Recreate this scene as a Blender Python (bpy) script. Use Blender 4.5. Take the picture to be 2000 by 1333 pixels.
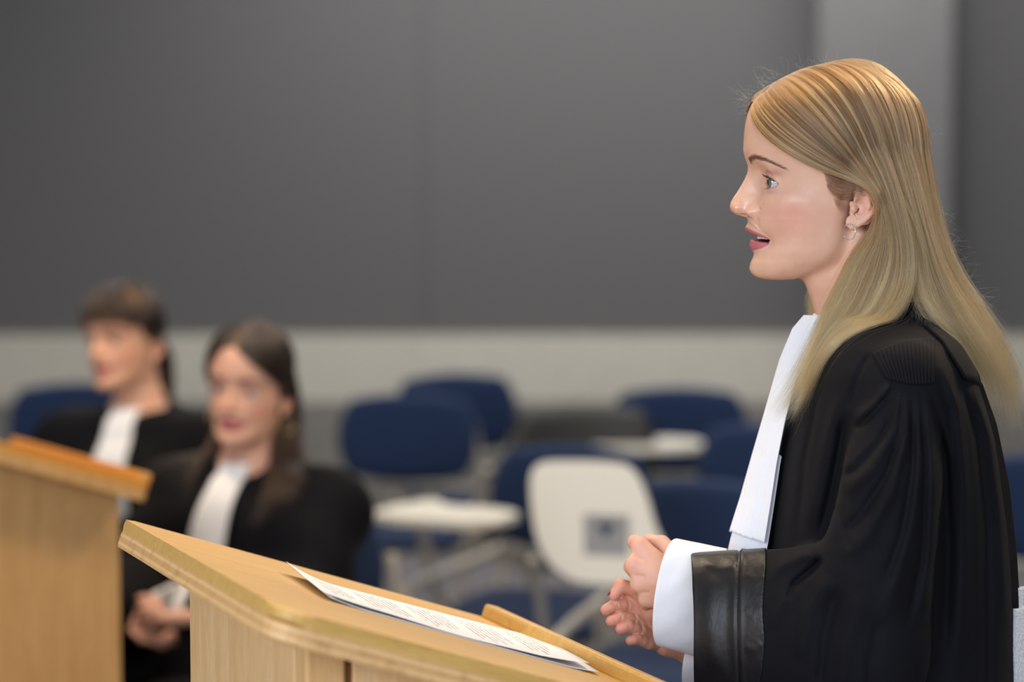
import bpy, bmesh, math, random
import numpy as np
from mathutils import Vector, Matrix

for _o in list(bpy.data.objects):
    bpy.data.objects.remove(_o)
scene = bpy.context.scene
COL = scene.collection
R = math.radians

# ------------------------------------------------------------ camera
CAM_H = 1.56
F_PX = 2000 * 85 / 36
HORIZON = 300.0
PITCH = math.atan((666.5 - HORIZON) / F_PX)
cam_data = bpy.data.cameras.new('camera')
cam = bpy.data.objects.new('camera', cam_data)
COL.objects.link(cam)
cam.location = (0, 0, CAM_H)
cam.rotation_euler = (R(90) - PITCH, 0, 0)
cam_data.lens = 85
cam_data.sensor_width = 36
cam_data.clip_start = 0.05
cam_data.clip_end = 60
cam_data.dof.use_dof = True
cam_data.dof.focus_distance = 2.50
cam_data.dof.aperture_fstop = 2.5
scene.camera = cam

def P(px, py, Y):
    """world point on the vertical plane at distance Y that a sight line crosses"""
    u = (px - 1000) / F_PX
    v = -(py - 666.5) / F_PX
    cy = math.cos(PITCH) + v * math.sin(PITCH)
    cz = -math.sin(PITCH) + v * math.cos(PITCH)
    k = Y / cy
    return Vector((u * k, Y, CAM_H + cz * k))

# ------------------------------------------------------------ world, light, exposure
scene.view_settings.view_transform = 'Standard'
scene.view_settings.look = 'None'
scene.view_settings.gamma = 1
scene.view_settings.exposure = 0.0
scene.cycles.use_denoising = True
scene.cycles.max_bounces = 10
scene.cycles.transparent_max_bounces = 8
scene.cycles.sample_clamp_indirect = 6
world = bpy.data.worlds.new('world')
scene.world = world
world.use_nodes = True
world.node_tree.nodes['Background'].inputs[0].default_value = (0.80, 0.88, 1.0, 1)
world.node_tree.nodes['Background'].inputs[1].default_value = 0.30

def area_light(name, loc, target, size, size_y, power, color, spread=180):
    d = bpy.data.lights.new(name, 'AREA')
    d.shape = 'RECTANGLE'; d.size = size; d.size_y = size_y
    d.energy = power; d.color = color; d.spread = R(spread)
    o = bpy.data.objects.new(name, d); COL.objects.link(o)
    o.location = loc
    o.rotation_euler = (Vector(target) - Vector(loc)).to_track_quat('-Z', 'Y').to_euler()
    return o

WARM = (1.0, 0.80, 0.56)
COOL = (0.80, 0.88, 1.0)
# daylight through the window front behind and to the left of the camera, then an added fill
area_light('window_and_fill', (-2.3, -0.9, 2.1), (0.3, 2.6, 1.3), 2.6, 1.5, 116, COOL)
area_light('window_and_fill', (1.0, -0.9, 2.0), (0.3, 2.6, 1.1), 2.2, 1.4, 40, COOL)  # added cool fill for the near side of robe and hair, not a window
# ceiling fittings above the speaker and over the seats
area_light('ceiling_lamp', (1.55, 3.35, 2.95), (0.5, 2.6, 1.3), 0.6, 0.6, 46, WARM)
area_light('ceiling_lamp', (0.1, 2.6, 2.95), (0.1, 2.6, 0), 0.6, 0.6, 20, WARM)
area_light('ceiling_lamp', (-1.0, 4.1, 2.95), (-0.8, 4.4, 0), 0.9, 0.6, 34, WARM)
area_light('ceiling_lamp', (0.9, 6.2, 2.95), (0.9, 6.2, 0), 1.8, 1.2, 42, (1, 0.96, 0.9))
area_light('ceiling_lamp', (-2.0, 6.4, 2.95), (-2.0, 6.4, 0), 1.8, 1.2, 18, (1, 0.96, 0.9))
area_light('ceiling_lamp', (0.5, 8.6, 2.95), (0.5, 8.9, 0), 3.2, 0.5, 54, (1, 0.97, 0.93))

# ------------------------------------------------------------ helpers
def link(name, me, mat=None, parent=None):
    o = bpy.data.objects.new(name, me)
    COL.objects.link(o)
    if mat is not None:
        for m in (mat if isinstance(mat, (list, tuple)) else [mat]):
            me.materials.append(m)
    if parent is not None:
        o.parent = parent
    return o

def tag(o, label=None, cat=None, group=None, kind=None):
    if label: o['label'] = label
    if cat: o['category'] = cat
    if group: o['group'] = group
    if kind: o['kind'] = kind
    return o

def empty(name, loc=(0, 0, 0), rz=0.0):
    o = bpy.data.objects.new(name, None)
    COL.objects.link(o)
    o.location = loc; o.rotation_euler = (0, 0, rz)
    o.empty_display_size = 0.1
    return o

def smooth(me, on=True):
    me.polygons.foreach_set('use_smooth', [on] * len(me.polygons))

def bm_mesh(bm, name, smooth_on=False):
    me = bpy.data.meshes.new(name)
    bmesh.ops.recalc_face_normals(bm, faces=bm.faces[:])
    bm.to_mesh(me); bm.free()
    if smooth_on: smooth(me)
    return me

def add_box(bm, c, size, rot=None, bevel=0.0, seg=2):
    m = Matrix.Translation(c)
    if rot is not None: m = m @ rot.to_4x4()
    m = m @ Matrix.Diagonal((size[0], size[1], size[2], 1))
    r = bmesh.ops.create_cube(bm, size=1, matrix=m)
    if bevel > 0:
        es = set()
        for v in r['verts']:
            es.update(v.link_edges)
        bmesh.ops.bevel(bm, geom=list(es), offset=bevel, segments=seg, profile=0.5, affect='EDGES')

def catmull(pts, n=8, closed=False):
    pts = [Vector(p) for p in pts]
    out = []
    N = len(pts)
    rng = range(N if closed else N - 1)
    for i in rng:
        if closed:
            p0, p1, p2, p3 = pts[(i - 1) % N], pts[i], pts[(i + 1) % N], pts[(i + 2) % N]
        else:
            p0 = pts[max(i - 1, 0)]; p1 = pts[i]; p2 = pts[i + 1]; p3 = pts[min(i + 2, N - 1)]
        for k in range(n):
            t = k / n
            out.append(0.5 * ((2 * p1) + (p2 - p0) * t + (2 * p0 - 5 * p1 + 4 * p2 - p3) * t * t + (3 * p1 - p0 - 3 * p2 + p3) * t ** 3))
    if not closed: out.append(pts[-1])
    return out

def add_tube(bm, path, r, seg=10, closed=False, rfun=None, cap=True):
    path = [Vector(p) for p in path]
    n = len(path)
    rings = []
    ref = None
    for i, p in enumerate(path):
        if closed: t = path[(i + 1) % n] - path[(i - 1) % n]
        else: t = path[min(i + 1, n - 1)] - path[max(i - 1, 0)]
        t.normalize()
        if ref is None:
            ref = Vector((0, 0, 1)) if abs(t.z) < 0.9 else Vector((1, 0, 0))
            ref = (ref - t * ref.dot(t)).normalized()
        else:
            ref = (ref - t * ref.dot(t)).normalized()
        b = t.cross(ref)
        rr = rfun(i / (n - 1)) * r if rfun else r
        rings.append([bm.verts.new(p + (ref * math.cos(a) + b * math.sin(a)) * rr)
                      for a in [2 * math.pi * k / seg for k in range(seg)]])
    m = n if closed else n - 1
    for i in range(m):
        A, B = rings[i], rings[(i + 1) % n]
        for k in range(seg):
            bm.faces.new((A[k], A[(k + 1) % seg], B[(k + 1) % seg], B[k]))
    if not closed and cap:
        bm.faces.new(rings[0][::-1]); bm.faces.new(rings[-1])

def rounded_poly(pts, r, seg=6):
    """2-D polygon with its corners rounded; r a number or one per corner"""
    out = []
    n = len(pts)
    for i in range(n):
        p = Vector(pts[i]); a = Vector(pts[i - 1]); b = Vector(pts[(i + 1) % n])
        rr = r[i] if isinstance(r, (list, tuple)) else r
        if rr <= 0: out.append(p); continue
        d1 = (a - p).normalized(); d2 = (b - p).normalized()
        q1 = p + d1 * rr; q2 = p + d2 * rr
        for k in range(seg + 1):
            t = k / seg
            out.append(q1 * (1 - t) ** 2 + p * 2 * t * (1 - t) + q2 * t * t)
    return out

def add_prism(bm, poly, z0, z1, mat=None, bevel=0.0, seg=2):
    mat = mat or Matrix.Identity(4)
    lo = [bm.verts.new(mat @ Vector((p[0], p[1], z0))) for p in poly]
    hi = [bm.verts.new(mat @ Vector((p[0], p[1], z1))) for p in poly]
    n = len(poly)
    f1 = bm.faces.new(lo[::-1]); f2 = bm.faces.new(hi)
    for i in range(n):
        bm.faces.new((lo[i], lo[(i + 1) % n], hi[(i + 1) % n], hi[i]))
    if bevel > 0:
        es = list(f1.edges) + list(f2.edges)
        bmesh.ops.bevel(bm, geom=es, offset=bevel, segments=seg, profile=0.5, affect='EDGES')

def copy_tree(o, parent=None):
    c = o.copy(); COL.objects.link(c)
    if parent is not None: c.parent = parent
    for ch in list(o.children):
        copy_tree(ch, c)
    return c

# ------------------------------------------------------------ materials
def mat_new(name, color=(0.5, 0.5, 0.5), rough=0.5, metal=0.0, **kw):
    m = bpy.data.materials.new(name); m.use_nodes = True
    b = m.node_tree.nodes['Principled BSDF']
    b.inputs['Base Color'].default_value = (*color, 1)
    b.inputs['Roughness'].default_value = rough
    b.inputs['Metallic'].default_value = metal
    for k, v in kw.items():
        b.inputs[k.replace('_', ' ')].default_value = v
    return m

def node(m, t, **props):
    n = m.node_tree.nodes.new(t)
    for k, v in props.items(): setattr(n, k, v)
    return n

def wire(m, a, ao, b, bi):
    m.node_tree.links.new(a.outputs[ao], b.inputs[bi])

def bsdf(m): return m.node_tree.nodes['Principled BSDF']

def noisy(m, scale, c1, c2, bump=0.0, bscale=None, coord='Object', stretch=(1, 1, 1), dist=0.001, detail=4, lo=0.35, hi=0.65):
    tc = node(m, 'ShaderNodeTexCoord')
    mp = node(m, 'ShaderNodeMapping'); mp.inputs['Scale'].default_value = stretch
    wire(m, tc, coord, mp, 'Vector')
    nz = node(m, 'ShaderNodeTexNoise'); nz.inputs['Scale'].default_value = scale; nz.inputs['Detail'].default_value = detail
    wire(m, mp, 'Vector', nz, 'Vector')
    rp = node(m, 'ShaderNodeValToRGB')
    rp.color_ramp.elements[0].position = lo; rp.color_ramp.elements[1].position = hi
    rp.color_ramp.elements[0].color = (*c1, 1); rp.color_ramp.elements[1].color = (*c2, 1)
    wire(m, nz, 'Fac', rp, 'Fac'); wire(m, rp, 'Color', bsdf(m), 'Base Color')
    if bump:
        n2 = node(m, 'ShaderNodeTexNoise'); n2.inputs['Scale'].default_value = bscale or scale * 4
        n2.inputs['Detail'].default_value = 3
        wire(m, mp, 'Vector', n2, 'Vector')
        bp = node(m, 'ShaderNodeBump'); bp.inputs['Strength'].default_value = bump; bp.inputs['Distance'].default_value = dist
        wire(m, n2, 'Fac', bp, 'Height'); wire(m, bp, 'Normal', bsdf(m), 'Normal')
    return m

def srgb(r, g, b):
    f = lambda c: (c / 255 / 12.92) if c / 255 <= 0.04045 else ((c / 255 + 0.055) / 1.055) ** 2.4
    return (f(r), f(g), f(b))

M = {}
M['wall_grey'] = noisy(mat_new('matte_grey_wall_panel', rough=0.9), 60, srgb(95, 95, 96), srgb(100, 100, 101), 0.15, 300, dist=0.002)
M['column'] = noisy(mat_new('painted_grey_column', rough=0.75), 30, srgb(107, 107, 108), srgb(112, 112, 113), 0.1)
M['band'] = noisy(mat_new('pale_warm_grey_paint', rough=0.65), 20, srgb(190, 187, 176), srgb(196, 193, 182), 0.1)
M['dark_panel'] = noisy(mat_new('mid_grey_dado', rough=0.7), 20, srgb(120, 118, 114), srgb(128, 126, 122), 0.1)
M['carpet'] = noisy(mat_new('grey_carpet', rough=1.0), 90, srgb(112, 110, 116), srgb(136, 133, 138), 0.6, 500, dist=0.004)
M['ceiling'] = noisy(mat_new('white_ceiling_tile', rough=0.9), 40, srgb(200, 200, 196), srgb(208, 208, 204))
M['blue'] = noisy(mat_new('navy_upholstery', rough=0.95), 700, srgb(6, 30, 64), srgb(12, 40, 80), 0.4, 900, dist=0.001)
M['blue'].node_tree.nodes['Principled BSDF'].inputs['Sheen Weight'].default_value = 0.05
M['tablet'] = mat_new('cream_laminate', srgb(226, 223, 212), 0.4)
M['grey_tube'] = mat_new('light_grey_painted_tube', srgb(176, 172, 164), 0.35)
M['black_plastic'] = mat_new('black_plastic', srgb(30, 30, 30), 0.5)
M['note'] = mat_new('grey_printed_notice', srgb(150, 152, 156), 0.7)
M['note_dark'] = mat_new('dark_print', srgb(60, 66, 80), 0.7)
M['shell'] = mat_new('grey_plastic_shell', srgb(90, 90, 94), 0.5)

def wood(name, c1, c2, c3, stretch, rough=0.38, scale=6.0):
    m = mat_new(name, rough=rough)
    tc = node(m, 'ShaderNodeTexCoord'); mp = node(m, 'ShaderNodeMapping')
    mp.inputs['Scale'].default_value = stretch
    wire(m, tc, 'Object', mp, 'Vector')
    n1 = node(m, 'ShaderNodeTexNoise'); n1.inputs['Scale'].default_value = scale; n1.inputs['Detail'].default_value = 5; n1.inputs['Distortion'].default_value = 0.6
    wire(m, mp, 'Vector', n1, 'Vector')
    rp = node(m, 'ShaderNodeValToRGB')
    e = rp.color_ramp.elements
    e[0].position = 0.3; e[0].color = (*c1, 1); e[1].position = 0.7; e[1].color = (*c3, 1)
    k = rp.color_ramp.elements.new(0.5); k.color = (*c2, 1)
    wire(m, n1, 'Fac', rp, 'Fac')
    n2 = node(m, 'ShaderNodeTexNoise'); n2.inputs['Scale'].default_value = scale * 9; n2.inputs['Detail'].default_value = 2
    wire(m, mp, 'Vector', n2, 'Vector')
    mx = node(m, 'ShaderNodeMixRGB', blend_type='MULTIPLY'); mx.inputs['Fac'].default_value = 0.22
    wire(m, rp, 'Color', mx, 'Color1')
    r2 = node(m, 'ShaderNodeValToRGB'); r2.color_ramp.elements[0].position = 0.35; r2.color_ramp.elements[1].position = 0.6
    r2.color_ramp.elements[0].color = (0.45, 0.4, 0.35, 1)
    wire(m, n2, 'Fac', r2, 'Fac'); wire(m, r2, 'Color', mx, 'Color2')
    wire(m, mx, 'Color', bsdf(m), 'Base Color')
    bp = node(m, 'ShaderNodeBump'); bp.inputs['Strength'].default_value = 0.08; bp.inputs['Distance'].default_value = 0.001
    wire(m, n2, 'Fac', bp, 'Height'); wire(m, bp, 'Normal', bsdf(m), 'Normal')
    return m

M['wood_top'] = wood('beech_veneer_top', srgb(206, 160, 84), srgb(214, 170, 94), srgb(220, 178, 104), (1.2, 14, 14), 0.42)
M['wood_side'] = wood('beech_veneer_side', srgb(226, 180, 122), srgb(236, 192, 134), srgb(242, 202, 148), (14, 14, 1.0), 0.45, 4.0)
M['wood_post'] = wood('beech_post', srgb(218, 170, 110), srgb(228, 182, 122), srgb(236, 194, 138), (16, 16, 0.8), 0.45)
M['wood_orange'] = wood('orange_beech_top', srgb(196, 132, 52), srgb(206, 142, 60), srgb(212, 150, 70), (1.2, 14, 14), 0.45)
M['wood_far'] = wood('far_lectern_side', srgb(186, 140, 84), srgb(194, 148, 92), srgb(200, 156, 100), (10, 10, 0.8), 0.5)
M['groove'] = mat_new('shadow_gap', srgb(120, 76, 36), 0.8)
def ply_mat():
    m = mat_new('plywood_edge', rough=0.5)
    tc = node(m, 'ShaderNodeTexCoord')
    sp = node(m, 'ShaderNodeSeparateXYZ'); wire(m, tc, 'Object', sp, 'Vector')
    nz = node(m, 'ShaderNodeTexNoise'); nz.inputs['Scale'].default_value = 22; wire(m, tc, 'Object', nz, 'Vector')
    ad = node(m, 'ShaderNodeMath', operation='MULTIPLY_ADD'); wire(m, nz, 'Fac', ad, 0)
    ad.inputs[1].default_value = 0.0016; wire(m, sp, 'Z', ad, 2)
    ml = node(m, 'ShaderNodeMath', operation='MULTIPLY'); ml.inputs[1].default_value = 700
    wire(m, ad, 0, ml, 0)
    sn = node(m, 'ShaderNodeMath', operation='SINE'); wire(m, ml, 0, sn, 0)
    rp = node(m, 'ShaderNodeValToRGB')
    e = rp.color_ramp.elements
    e[0].position = 0.0; e[0].color = (*srgb(214, 166, 108), 1); e[1].position = 0.8; e[1].color = (*srgb(234, 190, 132), 1)
    wire(m, sn, 0, rp, 'Fac')
    n3 = node(m, 'ShaderNodeTexNoise'); n3.inputs['Scale'].default_value = 60; n3.inputs['Detail'].default_value = 4
    wire(m, tc, 'Object', n3, 'Vector')
    r3 = node(m, 'ShaderNodeValToRGB'); r3.color_ramp.elements[0].position = 0.3; r3.color_ramp.elements[1].position = 0.5
    r3.color_ramp.elements[0].color = (0.55, 0.42, 0.3, 1)
    wire(m, n3, 'Fac', r3, 'Fac')
    mx = node(m, 'ShaderNodeMixRGB', blend_type='MULTIPLY'); mx.inputs['Fac'].default_value = 0.45
    wire(m, rp, 'Color', mx, 'Color1'); wire(m, r3, 'Color', mx, 'Color2')
    wire(m, mx, 'Color', bsdf(m), 'Base Color')
    return m
M['ply'] = ply_mat()
# ------------------------------------------------------------ the room
WALL_Y = 9.6
def struct(name, c, size, mat, bevel=0.0):
    bm = bmesh.new(); add_box(bm, c, size, bevel=bevel)
    return tag(link(name, bm_mesh(bm, name), mat), kind='structure')
struct('floor', (0, 4.4, -0.05), (9.4, 11.4, 0.1), M['carpet'])
struct('ceiling', (0, 4.4, 3.05), (9.4, 11.4, 0.1), M['ceiling'])
struct('wall_back', (0, WALL_Y + 0.1, 1.5), (9.4, 0.2, 3.0), M['wall_grey'])
struct('wall_left', (-4.65, 4.4, 1.5), (0.1, 11.4, 3.0), M['band'])
struct('wall_right', (4.65, 4.4, 1.5), (0.1, 11.4, 3.0), M['band'])
# pale band and darker dado across the back wall, with a ledge over it
zb1 = P(700, 655, WALL_Y - 0.03).z; zb0 = P(700, 785, WALL_Y - 0.03).z
struct('trim_1', (0, WALL_Y - 0.015, (zb0 + zb1) / 2), (9.2, 0.03, zb1 - zb0), M['band'])
struct('trim_2', (0, WALL_Y - 0.02, zb0 / 2 + 0.05), (9.2, 0.04, zb0 - 0.1), M['dark_panel'])
struct('baseboard_back', (0, WALL_Y - 0.03, 0.05), (9.2, 0.06, 0.1), M['black_plastic'])
xa = P(1597, 300, WALL_Y - 0.25).x; xb = P(1860, 300, WALL_Y - 0.25).x
struct('wall_column', ((xa + xb) / 2, WALL_Y - 0.125, (3.0 + zb1) / 2), (xb - xa, 0.25, 3.0 - zb1), M['column'], 0.01)
# joint between two wall panels
xj = P(832, 300, WALL_Y).x
struct('trim_3', (xj, WALL_Y - 0.003, (3.0 + zb1) / 2), (0.008, 0.006, 3.0 - zb1), M['wall_grey'])

# ------------------------------------------------------------ lecterns
def build_lectern(A, zA, uv, width, depth, slope, label, mats, lip_mat):
    """A = far high corner of the board (plan), uv = plan direction towards the speaker"""
    u = Vector((uv[0], uv[1], 0)).normalized()
    w = Vector((u.y, -u.x, 0))
    root = empty('lectern', (A[0], A[1], 0), math.atan2(u.y, u.x))
    tag(root, label, 'lectern')
    # local frame of the root: x along u, y = -w (away from the camera)
    tilt = Matrix.Translation((0, 0, zA)) @ Matrix.Rotation(math.atan(slope), 4, 'Y')
    L = depth / math.cos(math.atan(slope))
    top_m, side_m, post_m, ply = mats
    # board: its top face veneered, its edge plywood with a rounded solid lipping
    bm = bmesh.new()
    poly = rounded_poly([(0, 0), (L, 0), (L, -width), (0, -width)], [0.012, 0.01, 0.012, 0.035], 6)
    add_prism(bm, poly, -0.030, -0.0125, bevel=0.003)
    o = link('board_edge', bm_mesh(bm, 'board_edge'), ply, root); o.matrix_local = tilt
    bm = bmesh.new()
    add_prism(bm, poly, -0.0125, 0.0, bevel=0.0045, seg=3)
    o = link('board', bm_mesh(bm, 'board', False), top_m, root); o.matrix_local = tilt
    o.data.polygons.foreach_set('use_smooth', [False] * len(o.data.polygons))
    # lip at the low edge that stops papers sliding
    bm = bmesh.new()
    add_box(bm, (L - 0.011, -width / 2, 0.007), (0.020, width - 0.004, 0.018), bevel=0.004)
    o = link('paper_stop', bm_mesh(bm, 'paper_stop'), lip_mat, root); o.matrix_local = tilt
    # body
    i0, iw = 0.05, 0.08
    x0, x1 = i0, depth - 0.02
    y0, y1 = -iw, -width + iw
    def zt(x): return zA - 0.0315 - slope * x
    def panel(name, pts, thick, mat, dirv):
        bm = bmesh.new()
        a = [bm.verts.new(Vector(p)) for p in pts]
        b = [bm.verts.new(Vector(p) + Vector(dirv) * thick) for p in pts]
        bm.faces.new(a); bm.faces.new(b[::-1])
        n = len(pts)
        for i in range(n): bm.faces.new((a[i], b[i], b[(i + 1) % n], a[(i + 1) % n]))
        bmesh.ops.bevel(bm, geom=bm.edges[:], offset=0.0012, segments=1, affect='EDGES')
        return link(name, bm_mesh(bm, name), mat, root)
    pw = 0.030
    panel('front_panel', [(x0, y0, 0.06), (x0, y1 + pw + .004, 0.06), (x0, y1 + pw + .004, zt(x0)), (x0, y0, zt(x0))], 0.018, side_m, (1, 0, 0))
    panel('side_panel', [(x0 + .046, y1 + .003, 0.06), (x1, y1 + .003, 0.06), (x1, y1 + .003, zt(x1)), (x0 + .046, y1 + .003, zt(x0 + .046))], 0.018, side_m, (0, 1, 0))
    panel('side_panel', [(x0 + .02, y0 - .02, 0.06), (x1, y0 - .02, 0.06), (x1, y0 - .02, zt(x1)), (x0 + .02, y0 - .02, zt(x0 + .02))], 0.018, side_m, (0, 1, 0))
    # corner post
    bm = bmesh.new()
    zz = zt(x0 + .03) + 0.004
    add_prism(bm, rounded_poly([(x0, y1), (x0 + .038, y1), (x0 + .038, y1 + pw), (x0, y1 + pw)], 0.004, 3), 0.06, zz)
    link('corner_post', bm_mesh(bm, 'corner_post'), post_m, root)
    bm = bmesh.new()
    add_box(bm, (x0 + .043, y1 + .012, zz / 2 + .02), (0.010, 0.012, zz - 0.08))
    link('shadow_gap_strip', bm_mesh(bm, 'shadow_gap_strip'), M['groove'], root)
    bm = bmesh.new()
    add_box(bm, ((x0 + x1) / 2, (y0 + y1) / 2, 0.72), (x1 - x0 - .04, y0 - y1 - .045, 0.018), bevel=.001)
    link('shelf', bm_mesh(bm, 'shelf'), side_m, root)
    bm = bmesh.new()
    add_box(bm, ((x0 + x1) / 2, (y0 + y1) / 2, 0.03), (x1 - x0 + .06, y0 - y1 + .04, 0.06), bevel=.004)
    link('plinth', bm_mesh(bm, 'plinth'), post_m, root)
    return root, tilt

UV = (0.92, 0.39)
A0 = (-0.4166, 2.5697)
LECT, LTILT = build_lectern(A0, 1.170, UV, 0.552, 0.432, 0.333,
    'beech lectern with sloping plywood-edged top carrying papers in front of the speaker',
    (M['wood_top'], M['wood_side'], M['wood_post'], M['ply']), M['wood_top'])
# screw hole in the lipping
u2 = Vector((0.844, 0.536, 0)).normalized(); w2 = Vector((u2.y, -u2.x, 0))
N2 = Vector((-0.574, 3.82, 0))
A2 = N2 - w2 * 0.58 - u2 * 0.42
build_lectern((A2.x, A2.y), 1.034 + 0.333 * 0.42, (u2.x, u2.y), 0.58, 0.42, 0.333,
    'blurred lectern cut off by the left edge of the picture, beside the seated pair',
    (M['wood_orange'], M['wood_far'], M['wood_far'], M['wood_far']), M['wood_orange'])

# ------------------------------------------------------------ papers on the near lectern
def paper_mat(name, lines):
    m = mat_new(name, srgb(243, 244, 250), 0.75)
    if lines:
        # rows of small grey type, each row of its own length, on a blank margin
        tc = node(m, 'ShaderNodeTexCoord'); sp = node(m, 'ShaderNodeSeparateXYZ'); wire(m, tc, 'UV', sp, 'Vector')
        def mth(op, a, b=None, c=None):
            n = node(m, 'ShaderNodeMath', operation=op)
            for i, v in enumerate((a, b, c)):
                if v is None: continue
                if isinstance(v, (int, float)): n.inputs[i].default_value = v
                else: wire(m, v, 0, n, i)
            return n
        sx = node(m, 'ShaderNodeMath', operation='ADD'); wire(m, sp, 'X', sx, 0); sx.inputs[1].default_value = 0
        sy = node(m, 'ShaderNodeMath', operation='ADD'); wire(m, sp, 'Y', sy, 0); sy.inputs[1].default_value = 0
        rows = mth('MULTIPLY', sy, 46)
        fr = mth('FRACT', rows); fl = mth('FLOOR', rows)
        ink = mth('LESS_THAN', fr, 0.42)
        wn = node(m, 'ShaderNodeTexWhiteNoise', noise_dimensions='1D'); wire(m, fl, 0, wn, 'W')
        blk = mth('FLOOR', mth('DIVIDE', fl, 9.0))
        nx = node(m, 'ShaderNodeTexWhiteNoise', noise_dimensions='2D')
        cb = node(m, 'ShaderNodeCombineXYZ'); wire(m, mth('FLOOR', mth('MULTIPLY', sx, 150)), 0, cb, 'X'); wire(m, fl, 0, cb, 'Y')
        wire(m, cb, 'Vector', nx, 'Vector')
        ch = mth('GREATER_THAN', nx, 0.28)
        left = mth('GREATER_THAN', sx, 0.14)
        gap = mth('GREATER_THAN', mth('FRACT', mth('DIVIDE', fl, 9.0)), 0.12)
        right = mth('LESS_THAN', sx, mth('MULTIPLY_ADD', wn, 0.25, 0.66))
        top = mth('LESS_THAN', sy, 0.93); bot = mth('GREATER_THAN', sy, 0.08)
        a = mth('MULTIPLY', ink, ch)
        for q in (left, right, gap, top, bot): a = mth('MULTIPLY', a, q)
        mx = node(m, 'ShaderNodeMixRGB'); mx.inputs['Color1'].default_value = (*srgb(243, 244, 250), 1)
        mx.inputs['Color2'].default_value = (*srgb(165, 167, 180), 1)
        wire(m, a, 0, mx, 'Fac'); wire(m, mx, 'Color', bsdf(m), 'Base Color')
    return m
M['paper'] = paper_mat('white_paper', False); M['paper_text'] = paper_mat('typed_white_paper', True)

def lect_hit(px, py):
    """where a sight line meets the tilted board, in the board's own coordinates"""
    m = Matrix.Translation((A0[0], A0[1], 0)) @ Matrix.Rotation(math.atan2(UV[1], UV[0]), 4, 'Z') @ LTILT
    inv = m.inverted()
    a = inv @ Vector((0, 0, CAM_H)); b = inv @ P(px, py, 2.0)
    t = a.z / (a.z - b.z)
    return a + (b - a) * t
def sheet(name, corners, zfun, mat, label, n=28, group=None):
    """corners: board-plane points a(top far) b(top near) c(low near) d(low far)"""
    a, b, c, d = corners
    bm = bmesh.new(); uvl = bm.loops.layers.uv.new('UVMap')
    g = []
    for i in range(n + 1):
        row = []
        for j in range(n + 1):
            s, t = i / n, j / n
            p = (a * (1 - t) + b * t) * (1 - s) + (d * (1 - t) + c * t) * s
            row.append((bm.verts.new((p.x, p.y, zfun(s, t))), (t, 1 - s)))
        g.append(row)
    for i in range(n):
        for j in range(n):
            q = [g[i][j], g[i][j + 1], g[i + 1][j + 1], g[i + 1][j]]
            f = bm.faces.new([k[0] for k in q]); f.smooth = True
            for lp, k in zip(f.loops, q): lp[uvl].uv = k[1]
    me = bm_mesh(bm, name, True)
    o = link(name, me, mat)
    md = o.modifiers.new('thick', 'SOLIDIFY'); md.thickness = 0.0002; md.offset = 1
    o.matrix_world = Matrix.Translation((A0[0], A0[1], 0)) @ Matrix.Rotation(math.atan2(UV[1], UV[0]), 4, 'Z') @ LTILT
    tag(o, label, 'paper', group)
    return o
# sheet corners read off the board: the stack lies with its long side down the slope
c_hi_far = lect_hit(552, 1120); c_hi_near = lect_hit(628, 1170)
c_lo_near = lect_hit(1146, 1314); c_lo_far = lect_hit(1060, 1252)

def pz(s, t):
    e = max(0, 1 - s / 0.16)
    return 0.0006 + 0.008 * e ** 2 * (0.4 + 0.6 * (1 - t)) + 0.003 * max(0, (s - .9) / .1) * t
def pz2(s, t):
    e = max(0, 1 - s / 0.2)
    return 0.0016 + 0.011 * e ** 2 * (0.35 + 0.65 * (1 - t)) + 0.0022 * math.sin(s * 4.6 + t * .8) ** 2 * t + 0.006 * max(0, (s - .80) / .20) ** 1.5 * (0.1 + t)
d1 = Vector((0.006, -0.004, 0))
sheet('paper_sheet', (c_hi_far + d1, c_hi_near + d1, c_lo_near + Vector((.012, -.002, 0)), c_lo_far + Vector((.016, 0, 0))), pz, M['paper'],
      'lower sheet of white paper on the near lectern, curling out under the typed one')
sheet('paper_sheet', (c_hi_far, c_hi_near, c_lo_near, c_lo_far), pz2, M['paper_text'],
      'typed white sheet lying uppermost on the near lectern')
# ------------------------------------------------------------ classroom chairs with writing tablets
def pad(w, h, t, curve, r, name, mat, parent, crown=0.3):
    """upholstered pad: rounded outline in local x (width) and z (height), thickness along y, bowed"""
    nx, nz = 22, 18
    bm = bmesh.new()
    def outline(u, v):
        # map the square to a rounded square
        x = u * math.sqrt(max(0, 1 - r * v * v / 2)); z = v * math.sqrt(max(0, 1 - r * u * u / 2))
        return x * w / 2, z * h / 2
    def side(sgn):
        g = []
        for i in range(nx + 1):
            row = []
            for j in range(nz + 1):
                u = -1 + 2 * i / nx; v = -1 + 2 * j / nz
                x, z = outline(u, v)
                e = (1 - max(abs(u), abs(v)) ** 6) ** 0.5
                y = sgn * t / 2 * e * (1 - crown * 0.5 * (u * u + v * v)) + curve * (x / (w / 2)) ** 2
                row.append(bm.verts.new((x, y, z)))
            g.append(row)
        for i in range(nx):
            for j in range(nz):
                q = (g[i][j], g[i + 1][j], g[i + 1][j + 1], g[i][j + 1])
                bm.faces.new(q if sgn < 0 else q[::-1])
    side(-1); side(1)
    bmesh.ops.remove_doubles(bm, verts=bm.verts[:], dist=1e-5)
    o = link(name, bm_mesh(bm, name, True), mat, parent)
    return o

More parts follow.
